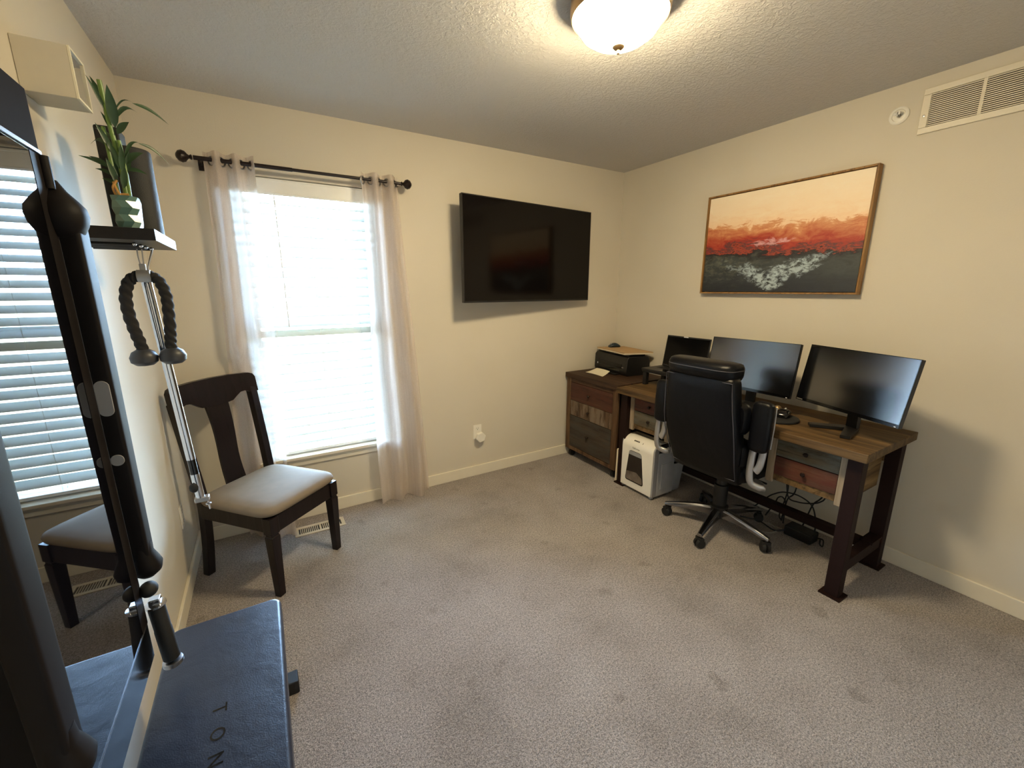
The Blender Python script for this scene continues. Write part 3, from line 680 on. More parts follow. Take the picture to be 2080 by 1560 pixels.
# ================================================================== BENCH
bn = thing('workout_bench', 'long low black padded workout bench in front of the wall gym', 'bench', (0.258, 1.15, 0))
bx0, bx1, by0, by1 = 0.111, 0.408, 0.55, 1.735
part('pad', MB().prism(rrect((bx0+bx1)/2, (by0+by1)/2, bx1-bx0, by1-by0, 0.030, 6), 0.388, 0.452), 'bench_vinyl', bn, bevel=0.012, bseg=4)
part('pad_base', MB().box((bx0+0.012, by0+0.02, 0.366), (bx1-0.006, by1-0.02, 0.388)), 'black_plastic', bn, bevel=0.003)
part('beam', MB().box((0.222, by0+0.10, 0.27), (0.298, by1-0.03, 0.366)), 'black_plastic', bn, bevel=0.004)
for yy in (0.72, 1.80):
    part('post', MB().bar((0.26, yy, 0.03), (0.26, yy-0.10 if yy > 1 else yy+0.08, 0.30), 0.07, 0.06), 'black_plastic', bn)
    part('foot', MB().box((0.085, yy-0.030, 0), (0.425, yy+0.030, 0.052)), 'black_plastic', bn, bevel=0.004)
# embossed lettering: letter tops toward +x, reading toward the viewer
for k, chh in enumerate('TONAL'):
    Tt = frame_T((0.2455, 1.378-0.0655*k, 0.4521), (0, -1, 0), (1, 0, 0))
    part('lettering', text_mb(chh, 0.044, Tt, 0.0004), 'black_gloss', bn)

# ================================================================== WALL SHELF + THINGS ON IT
SZ0, SZ1, SX = 1.602, 1.634, 0.231
sh = thing('wall_shelf', 'black floating wall shelf carrying the bamboo plant', 'shelf', (0.0, 2.03, SZ0))
part('board', MB().box((0.0005, 1.853, SZ0), (SX, 2.21, SZ1)), 'shelf_wood', sh, bevel=0.0015)
PEG = [(0.178, 1.890), (0.182, 1.945), (0.185, 1.995), (0.188, 2.055)]
mb = MB()
part('peg_plate', MB().box((0.03, 1.875, SZ0-0.004), (0.06, 2.10, SZ0)), 'black_plastic', sh)
for x, y in PEG:
    p_ = part('peg', MB().cyl((0.05, y, SZ0-0.010), (x-0.004, y, SZ0-0.010), 0.0045, seg=12).box((0.05, y-0.004, SZ0-0.010), (0.058, y+0.004, SZ0-0.003)), 'black_plastic', sh)
    part('peg_tip', MB().ball((x-0.003, y, SZ0-0.009), 0.0055, 12, 8), 'chrome', p_)
# bamboo
PX, PYc = 0.172, 1.905
bp = thing('bamboo_plant', 'lucky bamboo plant in a faceted teal pot on the black shelf', 'plant', (PX, PYc, SZ1))
mb = MB(); rs = []
lv = [(0.0, 0.026), (0.018, 0.032), (0.036, 0.029), (0.054, 0.034), (0.072, 0.031), (0.085, 0.033)]
for k, (h, r) in enumerate(lv):
    rs.append([(PX+r*(1+0.06*(-1)**(i+k))*math.cos(2*PI*(i+0.5*(k % 2))/9), PYc+r*(1+0.06*(-1)**(i+k))*math.sin(2*PI*(i+0.5*(k % 2))/9), SZ1+h) for i in range(9)])
mb.rings(rs)
part('pot', mb, 'pot', bp, sharp=10)
stems = [([(0.004, -0.004), (0.004, 0.0), (0.000, 0.004), (-0.004, 0.0), (-0.006, -0.004)], 0.31, 0.0055), ([(-0.010, 0.0), (-0.014, 0.0), (-0.018, 0.004)], 0.20, 0.0045), ([(0.010, 0.004), (0.012, 0.0), (0.010, 0.0)], 0.17, 0.0048)]
for offs, hh, r in stems:
    pts = [(PX+a, PYc+b, SZ1+0.06+hh*k/(len(offs)-1)) for k, (a, b) in enumerate(offs)]
    part('stalk', MB().tube(smooth_path(pts, 6), r, 10), 'stalk', bp)
part('roots', MB().tube(smooth_path([(PX-0.014, PYc-0.012, SZ1+0.082), (PX-0.018, PYc-0.016, SZ1+0.105), (PX-0.008, PYc-0.012, SZ1+0.125)], 5), 0.003, 8).tube(smooth_path([(PX-0.004, PYc-0.016, SZ1+0.080), (PX-0.010, PYc-0.018, SZ1+0.098), (PX-0.016, PYc-0.012, SZ1+0.120)], 5), 0.0028, 8).tube(smooth_path([(PX-0.010, PYc-0.014, SZ1+0.088), (PX+0.012, PYc-0.012, SZ1+0.090)], 5), 0.004, 8), 'root', bp)
def leaf_mb(mb, b, tip, w, droop=0.15):
    b, tip = Vector(b), Vector(tip); d = tip-b; L = d.length; side = d.cross(Vector((0.3, -1, 0.4))).normalized()
    nv = side.cross(d.normalized()); rows = []
    for k in range(9):
        t = k/8; wd = w*math.sin(PI*min(1, t**0.72*0.97+0.02))
        c = b + d*t + Vector((0, 0, 1))*L*droop*math.sin(PI*t)
        rows.append([c - side*wd + nv*wd*0.35, c, c + side*wd + nv*wd*0.35])
    mb.rings(rows, cap=False, closed=False)
mb = MB(); P0 = Vector((PX, PYc, 0)); Z = SZ1
def LF(bx, bz, tx, tz, w, dyb=0.0, dyt=0.0, dr=0.12): leaf_mb(mb, (bx+0.004, PYc+dyb, bz-0.010), (tx+0.004, PYc+dyt, tz-0.010), w*0.70, dr)
LF(0.168, 1.925, 0.140, 2.028, 0.010, 0, 0.02, 0.10); LF(0.165, 1.935, 0.142, 2.012, 0.007, 0, -0.03, 0.06)
LF(0.176, 1.905, 0.180, 1.998, 0.017, 0, -0.03, 0.05); LF(0.178, 1.925, 0.222, 1.965, 0.008, 0, 0.05, 0.25)
LF(0.214, 1.988, 0.285, 1.958, 0.008, 0.05, 0.09, 0.10); LF(0.180, 1.945, 0.216, 1.990, 0.003, 0, 0.05, 0.2)
LF(0.178, 1.890, 0.207, 1.924, 0.012, 0, 0.0, 0.10); LF(0.172, 1.885, 0.152, 1.940, 0.007, 0, 0, 0.04)
LF(0.182, 1.828, 0.218, 1.880, 0.006, 0, 0.02, 0.25); LF(0.216, 1.878, 0.272, 1.842, 0.007, 0.02, 0.06, 0.14)
LF(0.182, 1.815, 0.226, 1.850, 0.012, 0, 0, 0.12); LF(0.180, 1.800, 0.226, 1.795, 0.009, 0, 0, 0.10)
LF(0.162, 1.840, 0.140, 1.905, 0.010, 0, -0.02, 0.05); LF(0.168, 1.870, 0.126, 1.908, 0.010, 0, 0.04, 0.06)
LF(0.160, 1.848, 0.112, 1.862, 0.010, 0, 0.03, 0.30); LF(0.152, 1.800, 0.092, 1.822, 0.008, 0, -0.01, 0.06)
LF(0.150, 1.802, 0.110, 1.826, 0.008, 0, 0.0, 0.08); LF(0.156, 1.780, 0.118, 1.796, 0.008, 0, 0, 0.10)
LF(0.158, 1.758, 0.128, 1.773, 0.008, 0, 0, 0.08); LF(0.170, 1.800, 0.158, 1.870, 0.010, -0.01, -0.01, 0.05)
LF(0.176, 1.790, 0.184, 1.862, 0.010, -0.012, -0.02, 0.03); LF(0.168, 1.776, 0.150, 1.846, 0.011, 0, 0, 0.02)
LF(0.182, 1.790, 0.196, 1.850, 0.010, 0.0, 0.0, 0.05); LF(0.160, 1.760, 0.148, 1.822, 0.010, -0.01, -0.02, 0.04); LF(0.172, 1.750, 0.182, 1.812, 0.011, -0.012, -0.012, 0.03)
part('leaves', mb, 'leaf', bp, sharp=180)
# black roller and block behind the plant
single('foam_roller', MB().lathe([(0.010, 0), (0.047, 0), (0.050, 0.003), (0.050, 0.240), (0.047, 0.244), (0.018, 0.244), (0.018, 0.235), (0.002, 0.235)], (0.176, 2.055, SZ1), 40), 'foam', 'black foam roller standing on end at the right of the shelf behind the bamboo', 'foam roller')
single('foam_block', MB().box((0.092, 2.110, SZ1), (0.150, 2.195, SZ1+0.318)), 'foam', 'tall upright black block on the shelf behind the bamboo, against the wall', 'block', bevel=0.006)
# mirrored cube on the wall
cb = thing('wall_cube', 'white cube box with a mirrored front high on the left wall', 'wall box', (0, 2.0, 1.965))
part('body', MB().box((0.0005, 1.95, 1.965), (0.105, 2.062, 2.090)), 'cube', cb, bevel=0.002)
part('rim', MB().box((0.105, 1.95, 1.965), (0.110, 2.062, 1.971)).box((0.105, 1.95, 2.084), (0.110, 2.062, 2.090)).box((0.105, 1.95, 1.971), (0.110, 1.956, 2.084)).box((0.105, 2.056, 1.971), (0.110, 2.062, 2.084)), 'rim', cb)
part('mirror', MB().box((0.105, 1.956, 1.971), (0.1062, 2.056, 2.084)), 'mirror', cb)

# ================================================================== ROPE, BAR hanging under the shelf
RYY = 1.995
rp = thing('triceps_rope', 'black twisted exercise rope with ball ends hanging under the shelf', 'exercise rope', (0.162, RYY, 1.24))
lob = lambda a: 0.94 + 0.36*abs(math.cos(1.5*a))
pL = smooth_path([(0.166, RYY, 1.508), (0.150, RYY, 1.508), (0.128, RYY, 1.492), (0.114, RYY, 1.452), (0.112, RYY, 1.400), (0.118, RYY, 1.345), (0.126, RYY, 1.300), (0.128, RYY, 1.262)], 12)
pR = smooth_path([(0.166, RYY, 1.508), (0.182, RYY, 1.508), (0.200, RYY, 1.492), (0.210, RYY, 1.450), (0.209, RYY, 1.400), (0.205, RYY, 1.340), (0.200, RYY, 1.300), (0.199, RYY, 1.262)], 12)
for p in (pL, pR): part('rope', MB().tube(p, 0.0128, 18, sect=lob, twist=0.32), 'rope', rp, sharp=60)
for x in (0.128, 0.200): part('ball_end', MB().lathe([(0.004, 0.024), (0.016, 0.026), (0.029, 0.018), (0.036, 0.002), (0.034, -0.014), (0.022, -0.024), (0.004, -0.027)], (x, RYY, 1.258), 28), 'ball', rp)
mb = MB().lathe([(0.0165, -0.017), (0.0185, -0.016), (0.0185, 0.016), (0.0165, 0.017)], (0.166, RYY, 1.508), 28, Vector((1, 0, 0)))
part('sleeve', mb, 'silver', rp)
part('eye_plate', MB().box((0.158, RYY-0.003, 1.520), (0.174, RYY+0.003, 1.545)), 'silver', rp, bevel=0.002)
def carabiner(x, y, zt, zb):
    pts = [(x-0.005, y, zt-0.006), (x-0.002, y, zt), (x+0.003, y, zt), (x+0.006, y, zt-0.006), (x+0.005, y, (zt+zb)/2), (x+0.003, y, zb+0.004), (x, y, zb), (x-0.003, y, zb+0.004), (x-0.006, y, (zt+zb)/2), (x-0.005, y, zt-0.006)]
    return MB().tube(smooth_path(pts, 4), 0.0018, 8)
part('carabiner', carabiner(0.166, RYY, 1.600, 1.532), 'steel', rp)
br = thing('pull_bar', 'long chrome cable bar hanging upright behind the black rope', 'exercise bar', (0.185, 2.03, 0.72))
A, B = Vector((0.160, 2.045, 1.500)), Vector((0.197, 2.045, 0.728)); dAB = (B-A)
def seg(t0, t1, r, m, n): part(n, MB().cyl(A+dAB*t0, A+dAB*t1, r, seg=24), m, br)
seg(0.0, 0.80, 0.0135, 'chrome', 'shaft'); seg(0.80, 0.872, 0.0125, 'black_gloss', 'dark_band'); seg(0.872, 0.992, 0.0135, 'chrome', 'sleeve')
q = A+dAB*0.935
part('knob', MB().ball(q+Vector((-0.010, -0.012, 0)), (0.014, 0.010, 0.018)), 'black_rubber', br)
part('end_cap', MB().box((B.x-0.018, B.y-0.014, B.z-0.010), (B.x+0.026, B.y+0.014, B.z+0.008)), 'silver', br, bevel=0.003)
part('hook', MB().tube(smooth_path([A+Vector((0, 0, -0.004)), A+Vector((0.012, 0, 0.040)), (0.186, 2.052, 1.585), (0.184, 2.055, 1.5925)], 5), 0.0026, 8), 'steel', br)
part('clip', MB().lathe([(0.003, 0.0), (0.009, -0.003), (0.009, -0.006), (0.003, -0.008)], (B.x+0.020, B.y, B.z-0.020), 14).cyl((B.x+0.020, B.y, B.z-0.010), (B.x+0.022, B.y, B.z-0.046), 0.0032, seg=8), 'chrome', br)

# ================================================================== DESK
DX0, DX1, DY0, DY1, DT = 2.652, 3.240, 0.940, 2.452, 0.762
dk = thing('writing_desk', 'long reclaimed wood desk on dark iron legs along the right wall', 'desk', ((DX0+DX1)/2, (DY0+DY1)/2, 0))
part('top', MB().box((DX0, DY0, DT-0.042), (DX1, DY1, DT)), 'top_wood', dk, bevel=0.003)
for lx, ly in ((2.722, 0.992), (3.170, 0.992), (2.722, 2.405), (3.170, 2.405)):
    l_ = part('leg', MB().box((lx-0.029, ly-0.030, 0.008), (lx+0.029, ly+0.030, DT-0.042)), 'iron', dk, bevel=0.003)
    part('foot_plate', MB().box((lx-0.044, ly-0.046, 0), (lx+0.044, ly+0.046, 0.008)), 'iron', l_)
for ly in (0.992, 2.405):
    part('side_stretcher', MB().box((2.750, ly-0.022, 0.125), (3.142, ly+0.022, 0.185)), 'iron', dk, bevel=0.002)
part('long_stretcher', MB().box((3.035, 1.012, 0.135), (3.085, 2.385, 0.180)), 'iron', dk, bevel=0.002)
part('stretcher_bracket', MB().box((3.020, 0.965, 0.180), (3.150, 1.019, 0.192)).box((3.020, 1.014, 0.125), (3.150, 1.019, 0.192)), 'iron', dk)
def drawer_box(ya, yb, up_m, lo_m):
    x0, x1, z0, z1 = 2.738, 3.135, 0.462, DT-0.0425
    b = part('drawer_box', MB().box((x0, ya+0.001, z0), (x0+0.02, yb-0.001, z0+0.036)).box((x0, ya, z1-0.012), (x0+0.02, yb, z1)).box((x0+0.02, ya+0.03, z0), (x1, yb-0.03, z1)).box((x0+0.005, ya+0.006, z0), (x1, ya+0.03, z1)).box((x0+0.005, yb-0.03, z0), (x1, yb-0.006, z1)), 'side_wood', dk, bevel=0.002)
    for y in (ya, yb-0.036):
        part('corner_post', MB().box((x0-0.010, y, z0-0.012), (x0+0.006, y+0.036, z1)), 'post_wood', dk, bevel=0.002)
    zm = (z0+0.036+z1-0.012)/2
    for za, zb, m in ((zm+0.002, z1-0.013, up_m), (z0+0.037, zm-0.002, lo_m)):
        d = part('drawer', MB().box((x0-0.006, ya+0.038, za), (x0+0.012, yb-0.038, zb)), m, dk, bevel=0.002)
        part('knob', MB().lathe([(0.004, 0), (0.004, 0.007), (0.0105, 0.012), (0.0115, 0.017), (0.008, 0.022), (0.001, 0.023)], (x0-0.006, (ya+yb)/2, (za+zb)/2), 18, Vector((-1, 0, 0))), 'knob', d)
drawer_box(1.022, 1.382, 'd_blue', 'd_red')
drawer_box(2.020, 2.375, 'd_red', 'd_blue')
part('back_rail', MB().box((3.135, 1.022, 0.600), (3.155, 2.375, DT-0.042)), 'side_wood', dk)

# ================================================================== CABINET
KX0, KX1, KY0, KY1, KT = 2.700, 3.255, 2.478, 3.090, 0.765
kb = thing('filing_cabinet', 'dark reclaimed wood three-drawer cabinet on casters in the corner', 'cabinet', ((KX0+KX1)/2, (KY0+KY1)/2, 0))
part('top', MB().box((KX0-0.014, KY0-0.010, KT-0.040), (KX1, KY1+0.010, KT)), 'dark_top', kb, bevel=0.003)
part('body', MB().box((KX0+0.018, KY0+0.004, 0.075), (KX1-0.006, KY1-0.004, KT-0.040)), 'cab_body', kb, bevel=0.002)
for y in (KY0, KY1-0.052): part('corner_post', MB().box((KX0, y, 0.075), (KX0+0.019, y+0.052, KT-0.040)), 'cab_post', kb, bevel=0.002)
part('lower_rail', MB().box((KX0+0.002, KY0+0.052, 0.075), (KX0+0.019, KY1-0.052, 0.108)), 'cab_post', kb)
part('upper_rail', MB().box((KX0+0.002, KY0+0.052, 0.690), (KX0+0.019, KY1-0.052, KT-0.040)), 'dark_top', kb)
for za, zb, m in ((0.532, 0.686, 'd_brownred'), (0.398, 0.528, 'd_white'), (0.112, 0.394, 'd_dark')):
    d = part('drawer', MB().box((KX0-0.002, KY0+0.055, za), (KX0+0.017, KY1-0.055, zb)), m, kb, bevel=0.002)
    part('knob', MB().lathe([(0.004, 0), (0.004, 0.007), (0.011, 0.012), (0.012, 0.017), (0.008, 0.022), (0.001, 0.023)], (KX0-0.002, (KY0+KY1)/2+0.01, (za+zb)/2), 18, Vector((-1, 0, 0))), 'knob', d)
for x in (KX0+0.045, KX1-0.05):
    for y in (KY0+0.04, KY1-0.04):
        part('caster', MB().cyl((x, y-0.014, 0.029), (x, y+0.014, 0.029), 0.029).cyl((x, y, 0.03), (x, y, 0.075), 0.012).box((x-0.022, y-0.020, 0.066), (x+0.022, y+0.020, 0.075)), 'black_rubber', kb)

# ================================================================== PRINTER, board, mouse, paper
prt = thing('printer', 'black inkjet printer on the corner cabinet', 'printer', (3.10, 2.88, KT), 0)
ang = math.radians(-6.5); pc = Vector((2.985, 2.69, 0)); pu = Vector((-math.sin(ang), math.cos(ang), 0)); pd = Vector((math.cos(ang), math.sin(ang), 0))
if pd.y > 0: pass
Tp = Matrix((pd, pu, Vector((0, 0, 1)))).transposed().to_4x4(); Tp.translation = Vector((2.975, 2.672, KT))   # local x = depth, y = width, z = up
pw, pdp, ph = 0.440, 0.245, 0.172
prof = [(0.012, 0.0), (pdp, 0.0), (pdp, 0.115), (pdp-0.012, 0.150), (pdp-0.05, 0.160), (0.022, 0.160), (0.004, 0.138), (0.0, 0.05), (0.0, 0.02)]
part('body', MB().prism([(z, x) for x, z in prof], 0, pw, 'y', Tp), 'black_plastic', prt, bevel=0.006, bseg=3)
part('scanner_lid', MB().box((0.030, 0.012, 0.1605), (pdp-0.045, pw-0.012, 0.177), Tp), 'black_gloss', prt, bevel=0.004)
part('output_slot', MB().box((-0.001, 0.085, 0.030), (0.004, pw-0.075, 0.052), Tp), 'black_gloss', prt)
part('front_panel', MB().box((-0.0015, 0.060, 0.058), (0.006, pw-0.060, 0.092), Tp), 'black_gloss', prt)
part('status_light', MB().box((-0.0022, pw-0.052, 0.055), (0.0015, pw-0.045, 0.068), Tp), 'led', prt, label='small white indicator light')
part('badge', MB().box((-0.0022, 0.040, 0.066), (0.0015, 0.062, 0.070), Tp), 'grey_ink', prt)
part('output_tray', MB().box((-0.045, 0.09, 0.004), (0.02, pw-0.08, 0.009), Tp), 'black_plastic', prt)
LZ = KT + 0.1775
bo = thing('drawing_board', 'flat tan cardboard pad lying on the printer', 'pad', (3.10, 2.88, LZ))
c = [Tp @ Vector(p) for p in ((-0.004, 0.030, 0), (pdp-0.002, -0.030, 0), (pdp+0.012, 0.36, 0), (0.012, 0.425, 0))]
poly = [(p.x, p.y) for p in c]
part('sheet_stack', MB().prism(poly, LZ+0.0005, LZ+0.011), 'board_edge', bo)
part('cover', MB().prism([(x-0.002 if i in (0, 3) else x+0.002, y) for i, (x, y) in enumerate(poly)], LZ+0.011, LZ+0.018), 'board', bo, bevel=0.001)
def mouse(label, P, rot, m1, cat='mouse', s=1.0):
    t = thing('computer_mouse', label, cat, P, rot)
    sec = []
    for k in range(11):
        a = k/10; hh = 0.004 + 0.034*math.sin(PI*min(1, 0.12+0.80*a))*s; ww = 0.030*s*(0.55+0.45*math.sin(PI*(0.15+0.7*a)))
        sec.append(((0, (a-0.5)*0.098*s, hh/2+0.0006), (ww, 0, 0), (0, 0, hh/2)))
    part('shell', MB().loft(sec, 24, 2.6), m1, t, local=True, sharp=60)
    part('wheel', MB().cyl((-0.004, 0.030*s, 0.030*s), (0.004, 0.030*s, 0.030*s), 0.007*s, seg=14), 'grey_plastic', t, local=True)
    return t
mouse('blue-black computer mouse on top of the tan pad on the printer', (3.150, 3.000, LZ+0.0185), math.radians(70), 'blue_black')
mb = MB(); rows = []
c4 = [Vector((2.818, 2.780, KT)), Vector((2.826, 3.000, KT)), Vector((2.982, 3.030, KT)), Vector((2.968, 2.850, KT))]
for j in range(9):
    v = j/8; row = []
    for i in range(9):
        u = i/8; p = (c4[0]*(1-u)+c4[1]*u)*(1-v) + (c4[3]*(1-u)+c4[2]*u)*v
        row.append((p.x, p.y, KT+0.0012+0.017*v*v+0.003*math.sin(PI*u)))
    rows.append(row)
mb.rings(rows, cap=False, closed=False); mb.rings([[(x, y, z-0.0010) for x, y, z in r] for r in rows], cap=False, closed=False)
single('paper_sheet', mb, 'paper', 'blank cream sheet of paper lying before the printer', 'paper', sharp=180)

# ================================================================== LAPTOP ON RISER
RZt = DT + 0.112
ri = thing('laptop_riser', 'small black riser stand under the open laptop', 'stand', (3.02, 2.25, DT))
part('top', MB().box((2.895, 2.030, RZt-0.016), (3.145, 2.440, RZt)), 'black_plastic', ri, bevel=0.004)
for x in (2.915, 3.120):
    for y in (2.050, 2.415): part('leg', MB().box((x-0.016, y-0.016, DT), (x+0.016, y+0.016, RZt-0.016)), 'black_plastic', ri, bevel=0.003)
lp = thing('laptop', 'open black laptop with a dark screen on the riser', 'laptop', (3.03, 2.245, RZt))
ly0, ly1 = 2.062, 2.432
part('base', MB().box((2.880, ly0, RZt+0.0005), (3.112, ly1, RZt+0.016)), 'black_plastic', lp, bevel=0.004)
mb = MB()
for r in range(5):
    for k in range(14): mb.box((2.985+r*0.019, ly0+0.05+k*0.0195, RZt+0.016), (2.985+r*0.019+0.015, ly0+0.05+k*0.0195+0.016, RZt+0.0172))
part('keyboard', mb, 'black_rubber', lp)
part('touchpad', MB().box((2.895, ly0+0.125, RZt+0.016), (2.968, ly0+0.235, RZt+0.0163)), 'black_gloss', lp)
hx, hz, tl = 3.108, RZt+0.014, math.radians(10)
uu = Vector((math.sin(tl), 0, math.cos(tl))); Tl = frame_T((hx, ly0, hz), (0, 1, 0), uu)
nl_ = Tl.to_3x3() @ Vector((0, 0, 1)); s_ = 1 if nl_.x < 0 else -1
LW, LH = ly1-ly0, 0.238
lid = part('lid', MB().box((0, 0, -0.008*s_), (LW, LH, 0), Tl), 'black_plastic', lp, bevel=0.003)
part('display', MB().box((0.008, 0.014, 0), (LW-0.008, LH-0.010, 0.0008*s_), Tl), 'lap_screen', lid)
part('camera_cover', MB().box((LW*0.50, LH-0.008, 0), (LW*0.60, LH-0.001, 0.0022*s_), Tl), 'led', lid)

# ================================================================== MONITORS
def monitor(label, TL, TR, BR, foot, logo, grp='black desk monitors'):
    TL, TR, BR = Vector(TL), Vector(TR), Vector(BR)
    xv = (TR-TL); w = xv.length; xv.normalize(); yv = (TR-BR); yv = yv - xv*yv.dot(xv); h = yv.length; yv.normalize(); org = TR - xv*w - yv*h
    T = frame_T(org, xv, yv); n = T.to_3x3() @ Vector((0, 0, 1))
    s_ = 1 if n.dot(Vector((-1, 0, 0))) > 0 else -1
    base = Vector(foot); t = thing('monitor', label, 'monitor', base, 0, grp)
    part('housing', MB().box((0, 0, -0.022*s_), (w, h, -0.001*s_), T).box((w*0.2, h*0.1, -0.042*s_), (w*0.8, h*0.75, -0.022*s_), T), 'black_plastic', t, bevel=0.003)
    scn = part('screen', MB().box((0.003, 0.017, -0.001*s_), (w-0.003, h-0.003, 0.0003*s_), T), 'mon_screen', t)
    part('bezel', MB().box((0, 0, -0.001*s_), (w, 0.0165, 0.0012*s_), T).box((0, h-0.003, -0.001*s_), (w, h, 0.0012*s_), T).box((0, 0.0165, -0.001*s_), (0.003, h-0.003, 0.0012*s_), T).box((w-0.003, 0.0165, -0.001*s_), (w, h-0.003, 0.0012*s_), T), 'black_gloss', t)
    part('power_light', MB().box((w-0.020, 0.003, 0.0012*s_), (w-0.012, 0.006, 0.0018*s_), T), 'led', t)
    cpos = T @ Vector((w*0.5, h*0.35, -0.040*s_))
    nh = Vector((n.x*s_, n.y*s_, 0)).normalized(); sd = Vector((-nh.y, nh.x, 0)); bk = Vector((cpos.x, cpos.y, DT+0.006)) - nh*0.030
    part('stand_column', MB().bar((bk.x, bk.y, DT+0.004), (bk.x, bk.y, cpos.z+0.06), 0.055, 0.020, (nh.x, nh.y, 0)).bar(tuple(Vector((bk.x, bk.y, cpos.z))), tuple(cpos+Vector((0, 0, 0))), 0.05, 0.05), 'black_plastic', t)
    for k in (-1, 1):
        a = Vector((bk.x, bk.y, DT+0.006)); b = a + nh*0.155 + sd*0.10*k
        part('stand_leg', MB().bar(a+Vector((0,0,0.004)), b+Vector((0,0,0.004)), 0.055, 0.018, w2=0.040, h2=0.014), 'black_plastic', t)
    if logo:
        xs = 1 if s_ > 0 else -1
        part('logo_text', text_mb('Lenovo', 0.012, frame_T(T @ Vector((0.006, 0.004, 0.0014*s_)), xv, yv)), 'grey_ink', t)
    return t
monitor('black monitor on the desk reflecting blue window light, behind the office chair', (3.015, 1.957, 1.1615), (2.990, 1.418, 1.1695), (2.937, 1.420, 0.867), (3.06, 1.685, DT), False)
monitor('black monitor at the right end of the desk, turned toward the chair', (3.045, 1.392, 1.170), (2.855, 0.886, 1.172), (2.808, 0.908, 0.866), (3.02, 1.14, DT), True)

# keyboard, trackball pad, small ornament
kbd = thing('keyboard', 'black keyboard lying on the desk in front of the middle monitor', 'keyboard', (2.80, 1.72, DT))
part('tray', MB().box((2.735, 1.500, DT+0.0005), (2.875, 1.940, DT+0.018)), 'black_plastic', kbd, bevel=0.004)
mb = MB()
for r in range(6):
    for k in range(20): mb.box((2.745+r*0.0205, 1.515+k*0.0208, DT+0.018), (2.745+r*0.0205+0.0165, 1.515+k*0.0208+0.0168, DT+0.024))
part('keys', mb, 'black_rubber', kbd)
mp = single('mouse_pad', MB().prism([(2.855+0.105*math.cos(a), 1.420+0.105*math.sin(a)*(0.95)) for a in [2*PI*k/40 for k in range(40)]], DT+0.0006, DT+0.014), 'black_rubber', 'round black padded mouse mat on the desk beside the keyboard', 'mouse mat', bevel=0.004)
mouse('black computer mouse on the round black mat', (2.895, 1.412, DT+0.0145), math.radians(-75), 'black_gloss', s=1.1)
orn = single('metal_ball', MB().ball((2.925, 1.462, DT+0.0405), 0.020, 24, 14).lathe([(0.012, 0.0), (0.013, 0.006), (0.008, 0.022), (0.004, 0.024)], (2.925, 1.462, DT+0.0005), 20), 'nickel', 'small shiny brass-toned ball below the middle monitor on the desk', 'ornament')

# ================================================================== SHREDDER + BIN + board
SXa, SXb, SYa, SYb = 2.682, 2.900, 2.088, 2.392
sd_ = thing('paper_shredder', 'white paper shredder with a dark window standing under the desk', 'shredder', ((SXa+SXb)/2, (SYa+SYb)/2, 0))
def sprof(xa, xb, z0, z1, r, n=8):   # (x,z) side profile with a big rounded top-front
    out = [(xb, z0), (xb, z1)]
    for k in range(n+1):
        a = math.radians(90 + 90*k/n); out.append((xa+r + r*math.cos(a), z1-r + r*math.sin(a)))
    return out + [(xa, z0)]
P_ = sprof(SXa, SXb, 0.022, 0.410, 0.075)
toz = lambda P: [(z, x) for x, z in P]
part('front_shell', MB().prism(toz(sprof(SXa, SXa+0.150, 0.022, 0.410, 0.075)), SYa+0.012, SYb-0.004, 'y'), 'white_plastic', sd_, bevel=0.006, bseg=3)
part('silver_band', MB().prism(toz(sprof(SXa+0.006, SXa+0.052, 0.022, 0.400, 0.040)), SYa+0.001, SYa+0.014, 'y').prism(toz(sprof(SXa+0.006, SXa+0.052, 0.022, 0.400, 0.040)), SYb-0.006, SYb, 'y'), 'silver_plastic', sd_, bevel=0.003)
part('bin_shell', MB().box((SXa+0.050, SYa, 0.022), (SXb, SYa+0.014, 0.345)).box((SXa+0.100, SYa+0.012, 0.022), (SXb, SYb-0.002, 0.345)).box((SXa+0.085, SYa-0.003, 0.070), (SXb-0.025, SYa+0.002, 0.260)), 'bin', sd_, bevel=0.004)
part('shredder_head', MB().prism([(0.345, SXa+0.052), (0.392, SXa+0.056), (0.405, SXa+0.080), (0.405, SXb), (0.345, SXb)], SYa+0.002, SYa+0.014, 'y').box((SXa+0.150, SYa+0.012, 0.345), (SXb, SYb-0.004, 0.406)), 'black_plastic', sd_, bevel=0.003)
wpoly = []
for (y, z), (y2, z2) in (((SYb-0.062, 0.302), None), ((SYa+0.098, 0.302), None), ((SYa+0.070, 0.070), None), ((SYb-0.040, 0.070), None)) if False else ():
    pass
def rpoly(pts, r, n=4):
    out = []; m = len(pts)
    for i in range(m):
        p, a, b = Vector(pts[i]), Vector(pts[i-1]), Vector(pts[(i+1) % m]); da, db = (a-p).normalized(), (b-p).normalized()
        for k in range(n+1):
            t = k/n; q0, q1 = p+da*r, p+db*r; out.append(tuple((q0*(1-t)+p*t)*(1-t) + (p*(1-t)+q1*t)*t))
    return out
wq = rpoly([(SYb-0.078, 0.315), (SYa+0.112, 0.315), (SYa+0.080, 0.075), (SYb-0.050, 0.075)], 0.020)
w_ = part('bin_window', MB().prism(wq, SXa-0.0012, SXa+0.004, 'x'), 'glassdark', sd_)
part('window_header', MB().prism(rpoly([(SYb-0.080, 0.312), (SYa+0.114, 0.312), (SYa+0.1085, 0.282), (SYb-0.0755, 0.282)], 0.006), SXa-0.0020, SXa-0.001, 'x'), 'grey_plastic', w_)
part('shredded_paper', MB().prism(rpoly([(SYb-0.058, 0.145), (SYa+0.150, 0.160), (SYa+0.096, 0.130), (SYa+0.088, 0.084), (SYb-0.058, 0.084)], 0.012), SXa-0.0020, SXa-0.001, 'x'), 'shreds', w_)
